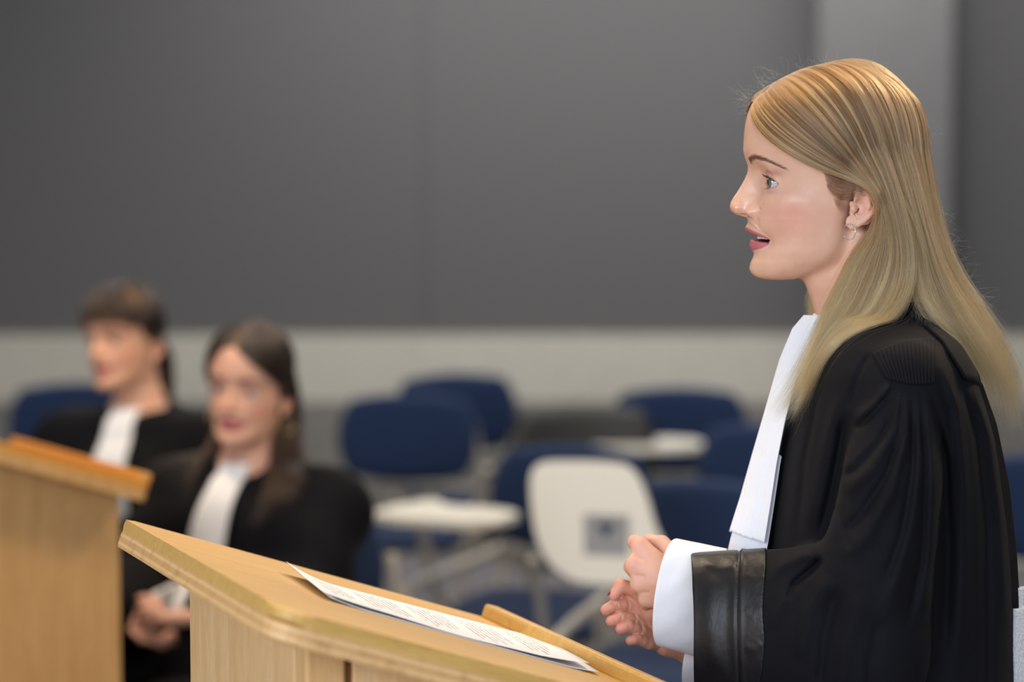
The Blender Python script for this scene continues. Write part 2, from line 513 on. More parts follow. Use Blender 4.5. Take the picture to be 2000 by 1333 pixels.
TABLET = [(-0.165, -0.05), (-0.165, 0.08), (-0.09, 0.13), (0.09, 0.13), (0.165, 0.09), (0.165, -0.03), (0.14, -0.17), (0.10, -0.17), (0.06, -0.09), (-0.09, -0.10)]
UPRIGHT = [(-.145, .10), (-.13, .128), (-.09, .136), (.03, .136), (.075, .118), (.102, .07), (.125, .0), (.155, -.045), (.21, -.068), (.27, -.075), (.29, -.09), (.26, -.104), (.15, -.108), (.02, -.118), (-.07, -.105), (-.12, -.05), (-.14, .02)]
def make_chair(state, BACK=None, SEAT=None):
    """faces local -y; state: 'flat' writing tablet in use position, 'up' tablet stowed upright, 'none'"""
    root = empty('tablet_chair')
    BACK = BACK or M['blue']; SEAT = SEAT or M['blue']
    s = pad(0.46, 0.43, 0.055, -0.0, 0.55, 'seat', SEAT, root)
    s.location = (0, 0, 0.45); s.rotation_euler = (R(-90 + 3), 0, 0)
    b = pad(0.43, 0.27, 0.050, -0.045, 0.62, 'backrest', BACK, root)
    b.location = (0, 0.235, 0.70); b.rotation_euler = (R(-10), 0, 0)
    sh = pad(0.41, 0.25, 0.02, -0.045, 0.62, 'back_shell', M['shell'], root)
    sh.location = (0, 0.262, 0.695); sh.rotation_euler = (R(-10), 0, 0)
    for sx in (-1, 1):
        bm = bmesh.new()
        x = sx * 0.225
        path = catmull([(x, 0.20, 0.012), (x, -0.17, 0.012), (x, -0.215, 0.03), (x, -0.215, 0.08), (x, -0.17, 0.38), (x, -0.14, 0.42), (x, 0.14, 0.42)], 6)
        add_tube(bm, path, 0.0115, 10)
        link('leg_frame', bm_mesh(bm, 'leg_frame', True), M['grey_tube'], root)
        bm = bmesh.new()
        add_tube(bm, catmull([(x * .93, 0.05, 0.415), (x * .93, 0.20, 0.42), (x * .93, 0.255, 0.47), (x * .9, 0.285, 0.62), (x * .82, 0.30, 0.74)], 6), 0.0115, 10)
        link('back_upright', bm_mesh(bm, 'back_upright', True), M['grey_tube'], root)
    bm = bmesh.new(); add_tube(bm, [(-.2, .262, .545), (.2, .262, .545)], .016, 10)
    link('back_rail', bm_mesh(bm, 'back_rail', True), M['grey_tube'], root)
    bm = bmesh.new(); add_tube(bm, [(-.225, .13, .415), (.225, .13, .415)], .010, 10); add_tube(bm, [(-.225, -.12, .415), (.225, -.12, .415)], .010, 10)
    link('cross_bar', bm_mesh(bm, 'cross_bar', True), M['grey_tube'], root)
    for sx in (-1, 1):
        bm = bmesh.new()
        add_tube(bm, catmull([(sx * .245, -.12, .425), (sx * .25, -.19, .44), (sx * .25, -.215, .485), (sx * .25, -.18, .525), (sx * .25, .05, .535), (sx * .24, .20, .54), (sx * .215, .265, .56)], 6), 0.0145, 12)
        link('side_rail', bm_mesh(bm, 'side_rail', True), M['grey_tube'], root)
    if state != 'none':
        bm = bmesh.new()
        add_tube(bm, catmull([(-.235, .12, .42), (-.30, .12, .43), (-.32, .08, .50), (-.32, .0, .66), (-.32, -.04, .685)], 6), 0.0125, 10)
        link('tablet_arm', bm_mesh(bm, 'tablet_arm', True), M['grey_tube'], root)
        bm = bmesh.new()
        poly = rounded_poly([(-p[0], p[1] * -1) for p in TABLET], 0.03, 4)
        if state == 'flat':
            add_prism(bm, poly, 0, 0.018, Matrix.Translation((-0.14, -0.20, 0.70)), bevel=0.004)
        else:
            poly = [Vector((p.x, p.y)) for p in catmull([(q[0], q[1], 0) for q in UPRIGHT], 5, True)]
            add_prism(bm, poly, 0, 0.018, Matrix.Translation((-0.155, -0.13, 0.778)) @ Matrix.Rotation(R(90), 4, 'X') @ Matrix.Rotation(R(-4), 4, 'X'), bevel=0.004)
        t = link('writing_tablet', bm_mesh(bm, 'writing_tablet', False), M['tablet'], root)
    return root

def setup_chair(o, X, Y, rz):
    o.location = (X, Y, 0); o.rotation_euler = (0, 0, R(rz))

protos = {}
GROUP = 'blue classroom chairs behind the lecterns'
def chair(state, px, Y, rz, label):
    if state not in protos:
        protos[state] = make_chair(state); o = protos[state]
    else:
        o = copy_tree(protos[state])
    X = P(px, 700, Y).x
    setup_chair(o, X, Y, rz)
    tag(o, label, 'chair', GROUP)
    return o
#     state    px    Y    rotation (0 faces the camera, -90 faces left)
chair('none', 772, 7.05, -8, 'blue chair with broad upright backrest just right of the seated woman with hoop earrings')
chair('none', 935, 7.75, 22, 'blue chair turned aside behind the broad-backed one right of the seated pair')
chair('flat', 1050, 5.78, -24, 'blue chair with cream writing tablet level, half hidden by the upright cream tablet')
chair('flat', 1340, 7.25, 2, 'blue chair farthest back, its cream tablet reaching towards the black chair')
UP = chair('up', 1335, 5.12, -14, 'blue chair with cream tablet raised upright, a grey notice stuck on it')
chair('none', 1480, 6.25, -20, 'blue chair partly hidden behind the white jabot of the standing speaker')
chair('none', 135, 7.4, 4, 'blue chair behind the seated person with a fringe')
chair('none', 2035, 5.6, -25, 'blue chair at the right edge of the picture behind the robe')
bk = make_chair('flat', M['black_plastic'], M['black_plastic'])
setup_chair(bk, P(1168, 700, 6.75).x, 6.75, 10)
tag(bk, 'black-backed chair with a pale tablet behind the upright cream tablet', 'chair')
# notice on the raised tablet
nt = empty('notice')
rot = Matrix.Rotation(R(-14), 4, 'Z')
loc = Vector((UP.location.x, UP.location.y, 0)) + rot.to_3x3() @ Vector((-0.135, -0.1515, 0.745))
nt.location = loc; nt.rotation_euler = (0, 0, R(-14))
bm = bmesh.new(); add_box(bm, (0, 0, 0), (0.095, 0.0012, 0.125)); link('sheet', bm_mesh(bm, 'sheet'), M['note'], nt)
bm = bmesh.new(); add_prism(bm, rounded_poly([(-.022, .045), (.022, .045), (.0, .012)], .004, 3), 0, .0012, Matrix.Translation((0.0, -.0007, 0)) @ Matrix.Rotation(R(90), 4, 'X')); link('printed_mark', bm_mesh(bm, 'printed_mark'), M['note_dark'], nt)
tag(nt, 'small grey printed notice stuck on the upright cream tablet', 'notice')
# ------------------------------------------------------------ implicit surfaces: every body and robe is grown from one smooth field
def smin(a, b, k):
    h = np.clip(0.5 + 0.5 * (b - a) / k, 0, 1)
    return b * (1 - h) + a * h - k * h * (1 - h)
def smax(a, b, k): return -smin(-a, -b, k)
def ell(p, c, r, rot=None):
    q = p - np.asarray(c, float)
    if rot is not None: q = q @ rot
    r = np.asarray(r, float)
    k0 = np.sqrt(((q / r) ** 2).sum(1)); k1 = np.sqrt(((q / (r * r)) ** 2).sum(1))
    return np.where(k1 < 1e-9, -r.min(), k0 * (k0 - 1) / np.maximum(k1, 1e-9))
def cap(p, a, b, ra, rb):
    a = np.asarray(a, float); b = np.asarray(b, float)
    ba = b - a; l2 = (ba ** 2).sum()
    t = np.clip(((p - a) @ ba) / max(l2, 1e-9), 0, 1)
    return np.sqrt(((p - a - t[:, None] * ba) ** 2).sum(1)) - (ra + (rb - ra) * t)
def chain(p, pts, rs, k):
    d = None
    for i in range(len(pts) - 1):
        e = cap(p, pts[i], pts[i + 1], rs[i], rs[i + 1])
        d = e if d is None else smin(d, e, k)
    return d
def euler_rot(x=0, y=0, z=0):
    return np.array(Matrix.Rotation(R(z), 3, 'Z') @ Matrix.Rotation(R(y), 3, 'Y') @ Matrix.Rotation(R(x), 3, 'X'))
def stroke(p2, pts, w, amp):
    """ridge (amp > 0) or furrow along a polyline in a 2-D projection; w and amp may vary from end to end"""
    best = None
    pts = [np.asarray(q, float) for q in pts]
    n = len(pts) - 1
    w0, w1 = w if isinstance(w, (tuple, list)) else (w, w)
    num = np.full(len(p2), 1e9); tt = np.zeros(len(p2))
    for i in range(n):
        a, b = pts[i], pts[i + 1]
        ba = b - a
        t = np.clip(((p2 - a) @ ba) / (ba @ ba), 0, 1)
        d = ((p2 - a - t[:, None] * ba) ** 2).sum(1)
        m = d < num
        num = np.where(m, d, num); tt = np.where(m, (i + t) / n, tt)
    ww = w0 + (w1 - w0) * tt
    taper = np.clip(np.minimum(tt, 1 - tt) * 5, 0, 1)
    taper = taper * taper * (3 - 2 * taper)
    return amp * taper * np.exp(-num / (ww * ww))

def grow(f, lo, hi, h, margin=1.6, newton=2, BL=8):
    """surface nets over the cells near f = 0; returns vertices and quads"""
    lo = np.asarray(lo, float); hi = np.asarray(hi, float)
    n = np.ceil((hi - lo) / (h * BL)).astype(int) * BL
    nb = n // BL
    H = h * BL
    gx, gy, gz = [lo[i] + (np.arange(nb[i]) + 0.5) * H for i in range(3)]
    C = np.stack(np.meshgrid(gx, gy, gz, indexing='ij'), -1).reshape(-1, 3)
    fc = np.concatenate([f(C[i:i + 200000]) for i in range(0, len(C), 200000)]).astype(np.float32)
    act = np.abs(fc) < H * 0.87 * margin
    dims = n + 1
    fcb = fc.reshape(nb)
    V = np.repeat(np.repeat(np.repeat(fcb, BL, 0), BL, 1), BL, 2)
    V = np.pad(V, ((0, 1), (0, 1), (0, 1)), mode='edge').astype(np.float32)
    mask = np.repeat(np.repeat(np.repeat(act.reshape(nb), BL, 0), BL, 1), BL, 2)
    mask = np.pad(mask, ((0, 1), (0, 1), (0, 1)), mode='edge')
    m2 = mask.copy()
    m2[1:] |= mask[:-1]; mask = m2.copy(); m2[:, 1:] |= mask[:, :-1]; mask = m2.copy(); m2[:, :, 1:] |= mask[:, :, :-1]
    idx = np.argwhere(m2)
    out = np.empty(len(idx), np.float32)
    for i in range(0, len(idx), 300000):
        out[i:i + 300000] = f(lo + idx[i:i + 300000] * h)
    V[m2] = out
    # keep the box faces outside so the surface closes
    for ax in range(3):
        s = [slice(None)] * 3; s[ax] = 0; V[tuple(s)] = np.maximum(V[tuple(s)], 1e-3 * h)
        s[ax] = -1; V[tuple(s)] = np.maximum(V[tuple(s)], 1e-3 * h)
    S = V < 0
    cd = dims - 1
    cnt = np.zeros(cd, np.int8); acc = np.zeros((*cd, 3), np.float32)
    corner_any = np.zeros(cd, bool); corner_all = np.ones(cd, bool)
    for dx in (0, 1):
        for dy in (0, 1):
            for dz in (0, 1):
                q = S[dx:dx + cd[0], dy:dy + cd[1], dz:dz + cd[2]]
                corner_any |= q; corner_all &= q
    cells = np.argwhere(corner_any & ~corner_all)
    acc = np.zeros((len(cells), 3)); cnt = np.zeros(len(cells))
    for ax in range(3):
        o1, o2 = [a for a in range(3) if a != ax]
        for i in (0, 1):
            for j in (0, 1):
                a = cells.copy(); a[:, o1] += i; a[:, o2] += j
                b = a.copy(); b[:, ax] += 1
                va = V[a[:, 0], a[:, 1], a[:, 2]]; vb = V[b[:, 0], b[:, 1], b[:, 2]]
                m = (va < 0) != (vb < 0)
                t = np.where(m, va / np.where(m, va - vb, 1), 0)
                pt = a.astype(float); pt[:, ax] += t
                acc[m] += pt[m]; cnt[m] += 1
    verts = lo + acc / cnt[:, None] * h
    vid = np.full(cd, -1, np.int64)
    vid[cells[:, 0], cells[:, 1], cells[:, 2]] = np.arange(len(cells))
    quads = []
    for ax in range(3):
        o1, o2 = [(1, 2), (2, 0), (0, 1)][ax]
        sl_a = [slice(0, None)] * 3; sl_b = [slice(0, None)] * 3
        sl_a[ax] = slice(0, -1); sl_b[ax] = slice(1, None)
        A = S[tuple(sl_a)]; B = S[tuple(sl_b)]
        e = np.argwhere(A != B)
        ok = (e[:, o1] > 0) & (e[:, o2] > 0) & (e[:, o1] < cd[o1]) & (e[:, o2] < cd[o2])
        e = e[ok]
        def vi(d1, d2):
            q = e.copy(); q[:, o1] += d1; q[:, o2] += d2
            return vid[q[:, 0], q[:, 1], q[:, 2]]
        q = np.stack([vi(-1, -1), vi(0, -1), vi(0, 0), vi(-1, 0)], 1)
        flip = ~A[e[:, 0], e[:, 1], e[:, 2]]
        q[flip] = q[flip][:, ::-1]
        quads.append(q)
    quads = np.concatenate(quads)
    quads = quads[(quads >= 0).all(1)]
    for _ in range(newton):
        for i in range(0, len(verts), 300000):
            v = verts[i:i + 300000]
            f0 = f(v)
            e = h * 0.3
            g = np.stack([(f(v + np.eye(3)[k] * e) - f(v - np.eye(3)[k] * e)) / (2 * e) for k in range(3)], 1)
            st = -(f0 / np.maximum((g ** 2).sum(1), 0.05))[:, None] * g
            ln = np.sqrt((st ** 2).sum(1))[:, None]
            st *= np.minimum(1, 0.6 * h / np.maximum(ln, 1e-9))
            verts[i:i + 300000] = v + st
    return verts, quads

def raw_mesh(name, verts, quads, color=None, smooth_on=True):
    me = bpy.data.meshes.new(name)
    me.vertices.add(len(verts)); me.vertices.foreach_set('co', np.asarray(verts, np.float32).ravel())
    nq = len(quads); k = quads.shape[1]
    me.loops.add(nq * k); me.loops.foreach_set('vertex_index', quads.astype(np.int32).ravel())
    me.polygons.add(nq)
    me.polygons.foreach_set('loop_start', np.arange(0, nq * k, k, dtype=np.int32))
    me.polygons.foreach_set('use_smooth', np.full(nq, smooth_on))
    me.update(calc_edges=True); me.validate()
    if color is not None:
        at = me.color_attributes.new('tint', 'FLOAT_COLOR', 'POINT')
        c = np.ones((len(verts), 4), np.float32); c[:, :3] = color
        at.data.foreach_set('color', c.ravel())
    return me

def merge(parts):
    vs, qs, n = [], [], 0
    for v, q in parts:
        vs.append(v); qs.append(q + n); n += len(v)
    return np.concatenate(vs), np.concatenate(qs)

# photograph-plane units for the speaker: a across, b away from the camera, c down; one unit is S0 metres at distance Y0
Y0 = 2.58
S0 = Y0 / F_PX
def W3(p):
    """(a, b, c) -> world, for arrays"""
    p = np.atleast_2d(np.asarray(p, float))
    u = (p[:, 0] - 1000) / F_PX; v = -(p[:, 2] - 666.5) / F_PX
    cy = math.cos(PITCH) + v * math.sin(PITCH); cz = -math.sin(PITCH) + v * math.cos(PITCH)
    k = Y0 / cy
    return np.stack([u * k, np.full(len(p), Y0) + p[:, 1] * S0, CAM_H + cz * k], 1)
def N(px, py, b):
    """local point at depth b that is seen at (px, py)"""
    f = 1 + b * S0 / Y0
    # exact for the pitched camera: scale about the foot of the camera's own height
    w = W3([[px, 0, py]])[0]
    X, Z = w[0] * f, CAM_H + (w[2] - CAM_H) * f
    # invert W3 at this X, Z
    zr = Z - CAM_H
    d = Y0 * math.cos(PITCH) - zr * math.sin(PITCH)
    return np.array([1000 + F_PX * X / d, b, 666.5 - F_PX * (Y0 * math.sin(PITCH) + zr * math.cos(PITCH)) / d])

def hermite(xs, ys):
    """smooth interpolation through a table (monotone cubic)"""
    xs = np.asarray(xs, float); ys = np.asarray(ys, float)
    d = np.diff(ys) / np.diff(xs)
    m = np.zeros(len(xs)); m[0] = d[0]; m[-1] = d[-1]
    for i in range(1, len(xs) - 1):
        m[i] = 0 if d[i - 1] * d[i] <= 0 else 2 * d[i - 1] * d[i] / (d[i - 1] + d[i])
    def g(x):
        x = np.clip(x, xs[0], xs[-1])
        i = np.clip(np.searchsorted(xs, x) - 1, 0, len(xs) - 2)
        hh = xs[i + 1] - xs[i]; t = (x - xs[i]) / hh
        return ((2 * t ** 3 - 3 * t ** 2 + 1) * ys[i] + (t ** 3 - 2 * t ** 2 + t) * hh * m[i]
                + (-2 * t ** 3 + 3 * t ** 2) * ys[i + 1] + (t ** 3 - t ** 2) * hh * m[i + 1])
    return g
# ------------------------------------------------------------ skin
def skin_mat(name, base, sss=0.18, rough=0.50, pore=0.09, coat=0.0):
    m = mat_new(name, base, rough)
    b = bsdf(m)
    at = node(m, 'ShaderNodeAttribute'); at.attribute_name = 'tint'
    tc = node(m, 'ShaderNodeTexCoord')
    n1 = node(m, 'ShaderNodeTexNoise'); n1.inputs['Scale'].default_value = 55; n1.inputs['Detail'].default_value = 5
    wire(m, tc, 'Object', n1, 'Vector')
    rp = node(m, 'ShaderNodeValToRGB')
    rp.color_ramp.elements[0].position = 0.3; rp.color_ramp.elements[1].position = 0.7
    rp.color_ramp.elements[0].color = (0.90, 0.84, 0.82, 1); rp.color_ramp.elements[1].color = (1, 1, 1, 1)
    wire(m, n1, 'Fac', rp, 'Fac')
    mx = node(m, 'ShaderNodeMixRGB', blend_type='MULTIPLY'); mx.inputs['Fac'].default_value = 0.8
    wire(m, at, 'Color', mx, 'Color1'); wire(m, rp, 'Color', mx, 'Color2')
    wire(m, mx, 'Color', b, 'Base Color')
    b.inputs['Subsurface Weight'].default_value = sss
    b.inputs['Subsurface Radius'].default_value = (1.0, 0.35, 0.2)
    b.inputs['Subsurface Scale'].default_value = 0.006
    b.inputs['Specular IOR Level'].default_value = 0.5
    vo = node(m, 'ShaderNodeTexVoronoi'); vo.inputs['Scale'].default_value = 1500
    wire(m, tc, 'Object', vo, 'Vector')
    n2 = node(m, 'ShaderNodeTexNoise'); n2.inputs['Scale'].default_value = 700; n2.inputs['Detail'].default_value = 3
    wire(m, tc, 'Object', n2, 'Vector')
    ad = node(m, 'ShaderNodeMath', operation='ADD'); wire(m, vo, 'Distance', ad, 0); wire(m, n2, 'Fac', ad, 1)
    bp = node(m, 'ShaderNodeBump'); bp.inputs['Strength'].default_value = pore; bp.inputs['Distance'].default_value = 0.00025
    wire(m, ad, 0, bp, 'Height'); wire(m, bp, 'Normal', b, 'Normal')
    if coat:
        b.inputs['Coat Roughness'].default_value = 0.24
    # the oily sheen differs from patch to patch
    at2 = node(m, 'ShaderNodeAttribute'); at2.attribute_name = 'gloss'
    ma = node(m, 'ShaderNodeMath', operation='MULTIPLY_ADD'); wire(m, at2, 'Fac', ma, 0)
    ma.inputs[1].default_value = -0.27; ma.inputs[2].default_value = rough
    wire(m, ma, 0, b, 'Roughness')
    mc = node(m, 'ShaderNodeMath', operation='MULTIPLY'); wire(m, at2, 'Fac', mc, 0); mc.inputs[1].default_value = coat * 3.4
    wire(m, mc, 0, b, 'Coat Weight')
    return m
M['skin'] = skin_mat('skin', srgb(226, 178, 154), coat=0.25)
M['lip'] = None
def simple(name, c, r, **k): M[name] = mat_new(name, c, r, **k); return M[name]
simple('eye_white', srgb(216, 210, 212), 0.12, Coat_Weight=1.0, Coat_Roughness=0.03)
simple('teeth', srgb(232, 226, 216), 0.2)
simple('mouth_dark', srgb(92, 34, 34), 0.5)
simple('silver', (0.86, 0.84, 0.82), 0.12, Metallic=1.0)
simple('gold', (0.9, 0.66, 0.3), 0.2, Metallic=1.0)
simple('crystal', (0.95, 0.95, 0.97), 0.03, Metallic=0.0, Transmission_Weight=0.6, IOR=2.0)
simple('red_nail', srgb(120, 14, 36), 0.15, Coat_Weight=1.0, Coat_Roughness=0.05)
def iris_mat(name, c_in, c_out):
    m = mat_new(name, rough=0.08, Coat_Weight=1.0, Coat_Roughness=0.02)
    at = node(m, 'ShaderNodeAttribute'); at.attribute_name = 'tint'
    wire(m, at, 'Color', bsdf(m), 'Base Color')
    return m
M['eye'] = iris_mat('eye', None, None)

def hair_mat(name, rough=0.30, radial=0.35):
    m = bpy.data.materials.new(name); m.use_nodes = True
    nt = m.node_tree; nt.nodes.clear()
    out = nt.nodes.new('ShaderNodeOutputMaterial')
    h = nt.nodes.new('ShaderNodeBsdfHairPrincipled')
    try: h.model = 'CHIANG'
    except Exception: pass
    h.parametrization = 'COLOR'
    at = nt.nodes.new('ShaderNodeAttribute'); at.attribute_name = 'tint'
    nt.links.new(at.outputs['Color'], h.inputs['Color'])
    h.inputs['Roughness'].default_value = rough
    h.inputs['Radial Roughness'].default_value = radial
    nt.links.new(h.outputs[0], out.inputs['Surface'])
    return m
M['hair'] = hair_mat('hair_fibre')

def hair_curves(name, strands, radii, colors, parent, mat):
    """strands: list of (n,3) world arrays"""
    cu = bpy.data.hair_curves.new(name)
    cu.add_curves([len(s) for s in strands])
    pos = np.concatenate(strands).astype(np.float32)
    cu.attributes['position'].data.foreach_set('vector', pos.ravel()) if 'position' in cu.attributes else cu.attributes.new('position', 'FLOAT_VECTOR', 'POINT').data.foreach_set('vector', pos.ravel())
    ra = cu.attributes.get('radius') or cu.attributes.new('radius', 'FLOAT', 'POINT')
    ra.data.foreach_set('value', np.concatenate(radii).astype(np.float32))
    ca = cu.attributes.new('tint', 'FLOAT_COLOR', 'POINT')
    c = np.ones((len(pos), 4), np.float32); c[:, :3] = np.concatenate(colors)
    ca.data.foreach_set('color', c.ravel())
    cu.materials.append(mat)
    o = bpy.data.objects.new(name, cu); COL.objects.link(o)
    if parent is not None: o.parent = parent
    return o
# ------------------------------------------------------------ the standing speaker: head and neck
# midline profile read from the side: row c -> front a
PROF = [(150, 1545), (170, 1506), (190, 1482), (214, 1466), (240, 1458.5), (262, 1456), (285, 1453.8), (295, 1453.0), (304, 1455.2), (315, 1458.5), (326, 1461.3), (335, 1460.3),
        (347.6, 1455.6), (362, 1448), (375.7, 1439.5), (388, 1431.4), (396, 1427.2), (403, 1425.8), (410, 1428), (416, 1433), (420, 1440), (423, 1450), (426, 1458.5),
        (434, 1460.3), (441, 1458), (446, 1456.3), (450, 1457.2), (455, 1462.5), (459, 1468.5), (464, 1472), (467, 1468), (472, 1465.2), (479, 1464.3), (485, 1465.8), (490, 1469.5), (495, 1472.2),
        (504, 1470.2), (515, 1466.5), (524, 1466), (532, 1468.5), (539, 1474), (544, 1482), (548, 1492), (552, 1508)]
prof = hermite([q[0] for q in PROF], [q[1] for q in PROF])
# the same without nose and lips
BASE = [(150, 1545), (170, 1506), (190, 1482), (214, 1466), (240, 1458.5), (262, 1456), (285, 1455), (304, 1459), (326, 1468), (347, 1474), (375, 1477), (400, 1473), (420, 1468), (428, 1465.5),
        (438, 1465), (446, 1466.5), (464, 1473), (479, 1474.5), (495, 1473), (504, 1470.5), (515, 1466.5), (524, 1466), (532, 1468.5), (539, 1474), (544, 1482), (548, 1492), (552, 1508)]
base = hermite([q[0] for q in BASE], [q[1] for q in BASE])
hwid = hermite([120, 150, 180, 220, 262, 300, 330, 360, 390, 420, 445, 470, 490, 508, 522, 534, 544, 552],
               [60, 88, 104, 116, 120, 119, 120, 121, 119, 114, 109, 103, 97, 86, 72, 56, 38, 18])
hmid = hermite([150, 200, 262, 320, 390, 430, 470, 500, 520, 540, 552], [1640, 1636, 1632, 1626, 1618, 1612, 1606, 1592, 1572, 1545, 1530])
qexp = hermite([150, 262, 300, 340, 390, 440, 470, 500, 525, 545], [2.0, 2.15, 2.25, 2.1, 1.95, 1.85, 1.8, 1.85, 1.95, 2.0])
nose_w = hermite([262, 300, 320, 335, 350, 370, 390, 403, 415, 424, 430], [40, 22, 15.5, 13.5, 14, 16.5, 19.5, 20.5, 19, 16, 14])

def lip_frame(b, c):
    """row of the midline profile that the lips show at lateral position b"""
    t = np.clip(np.abs(b) / 47.0, 0, 1)
    s = np.sqrt(np.maximum(1 - t ** 1.9, 0.0))
    cm = 463.5 + 5.5 * t ** 2
    return cm, np.maximum(s, 0.12), t

EYE_C = N(1521, 356, -58); EYE_R = 22.0
def face_field(p, detail=True):
    a, b, c = p[:, 0], np.abs(p[:, 1]), p[:, 2]
    F = base(c)
    m = hmid(c); Wd = hwid(c); q = qexp(c)
    # nose ridge
    H = np.where((c > 262) & (c < 432), base(c) - prof(c), 0.0)
    w = nose_w(c)
    nb = np.exp(-(b / w) ** 2.3)
    D = np.where(c < 433, H * nb, 0.0) * np.clip((433 - c) / 8, 0, 1)
    # lips ride on the arch of the teeth
    cm, sc, t = lip_frame(p[:, 1], c)
    cc = cm * 0 + 463.5 + (c - cm) / sc
    Hl = np.where((cc > 425) & (cc < 497), base(np.clip(cc, 425, 500)) - prof(np.clip(cc, 425, 500)), 0.0)
    blend = np.clip((c - 425) / 8, 0, 1)
    # cupid's bow
    bow = 1.5 * np.exp(-((b - 11) / 7) ** 2) * np.exp(-((c - 444) / 5) ** 2)
    D = D + blend * (Hl * (1 - t ** 2.4) * np.where(b < 47, 1, 0) + bow)
    # philtrum, mouth corners, chin dimple line, tear trough
    D = D - 1.8 * np.exp(-(b / 4.5) ** 2) * np.exp(-((c - 436) / 6) ** 2)
    D = D - 7.5 * np.exp(-((b - 46) / 13) ** 2) * np.exp(-((c - 469) / 13) ** 2)
    D = D + 3.0 * np.exp(-((b - 15) / 15) ** 2) * np.exp(-((c - 528) / 14) ** 2)
    D = D + 5.5 * np.exp(-((b - 66) / 26) ** 2) * np.exp(-((c - 398) / 24) ** 2)      # cheek apple
    D = D - 4.0 * np.exp(-((b - 34) / 12) ** 2) * np.exp(-((c - 372) / 14) ** 2)      # beside the nose
    D = D - 2.2 * np.exp(-((b - 36) / 6) ** 2) * np.exp(-((c - 425 - 0.8 * (b - 30)) / 13) ** 2)    # nasolabial
    D = D + 3.5 * np.exp(-((b - 50) / 30) ** 2) * np.exp(-((c - 309) / 13) ** 2)      # brow bone
    a2 = a + D
    front = np.maximum((m - a2) / (m - F), 0)
    back = np.maximum((a2 - m) / 62.0, 0)
    rho = (front ** q + (b / Wd) ** q + back ** 2.0) ** (1 / q)
    f = (rho - 1) * np.minimum(Wd * 1.0, m - F) * 0.92
    # close the chin from below and the brow above
    f = smax(f, c - 550 - 0.10 * np.clip(a - 1520, 0, 400) * -1.0, 8)
    f = smax(f, 172 - c, 40)
    # jaw line: rises towards the ear
    jl = (c - (550 - np.clip(a - 1545, 0, 200) * 0.42)) * 0.9
    f = smax(f, jl, 14)
    return f

def ear_field(p):
    a, b, c = p[:, 0], p[:, 1], p[:, 2]
    out = None
    b0 = -118.0
    def E(x, y, bb=0): return N(x, y, b0 - bb)
    helix = [E(1676, 402, 0), E(1672, 388, 3), E(1674, 372, 7), E(1683, 360, 9), E(1696, 357, 12), E(1708, 365, 16), E(1713, 382, 19), E(1711, 400, 18), E(1703, 416, 14), E(1690, 429, 10), E(1676, 439, 8), E(1665, 445, 6)]
    helix = [np.array(q) for q in catmull(helix, 3)]
    f = chain(p, helix, [4.4] * len(helix), 2.5)
    # the plate the rim stands on, leaning outward to the back
    q = p - E(1691, 397, 8)
    rot = euler_rot(z=24)
    plate = ell(p, E(1689, 399, 5), (24, 7, 40), euler_rot(z=22))
    f = smin(f, plate, 5)
    f = smin(f, ell(p, E(1666, 434, 4), (14, 5.5, 14)), 5)                       # lobe
    anti = chain(p, [E(1693, 372, 12), E(1698, 388, 13), E(1697, 404, 12), E(1689, 417, 10), E(1678, 424, 8)], [3.2, 4, 4, 4.2, 4], 3)
    f = smin(f, anti, 3)
    conc = ell(p, E(1680, 405, 17.5), (12, 13.2, 17), euler_rot(y=0))
    f = smax(f, -conc, 4)
    f = smax(f, -chain(p, [E(1684, 374, 14), E(1694, 368, 16), E(1703, 378, 20), E(1704, 396, 20)], [3, 4, 4, 3], 2), 3)
    trag = chain(p, [E(1664, 398, 0), E(1667, 407, 5), E(1664, 416, 2)], [5, 6, 5], 4)
    f = smin(f, trag, 3.5)
    f = smin(f, chain(p, [E(1672, 394, 3), E(1684, 392, 7), E(1692, 390, 9)], [2.6, 2.6, 2], 2.5), 2.5)
    return f

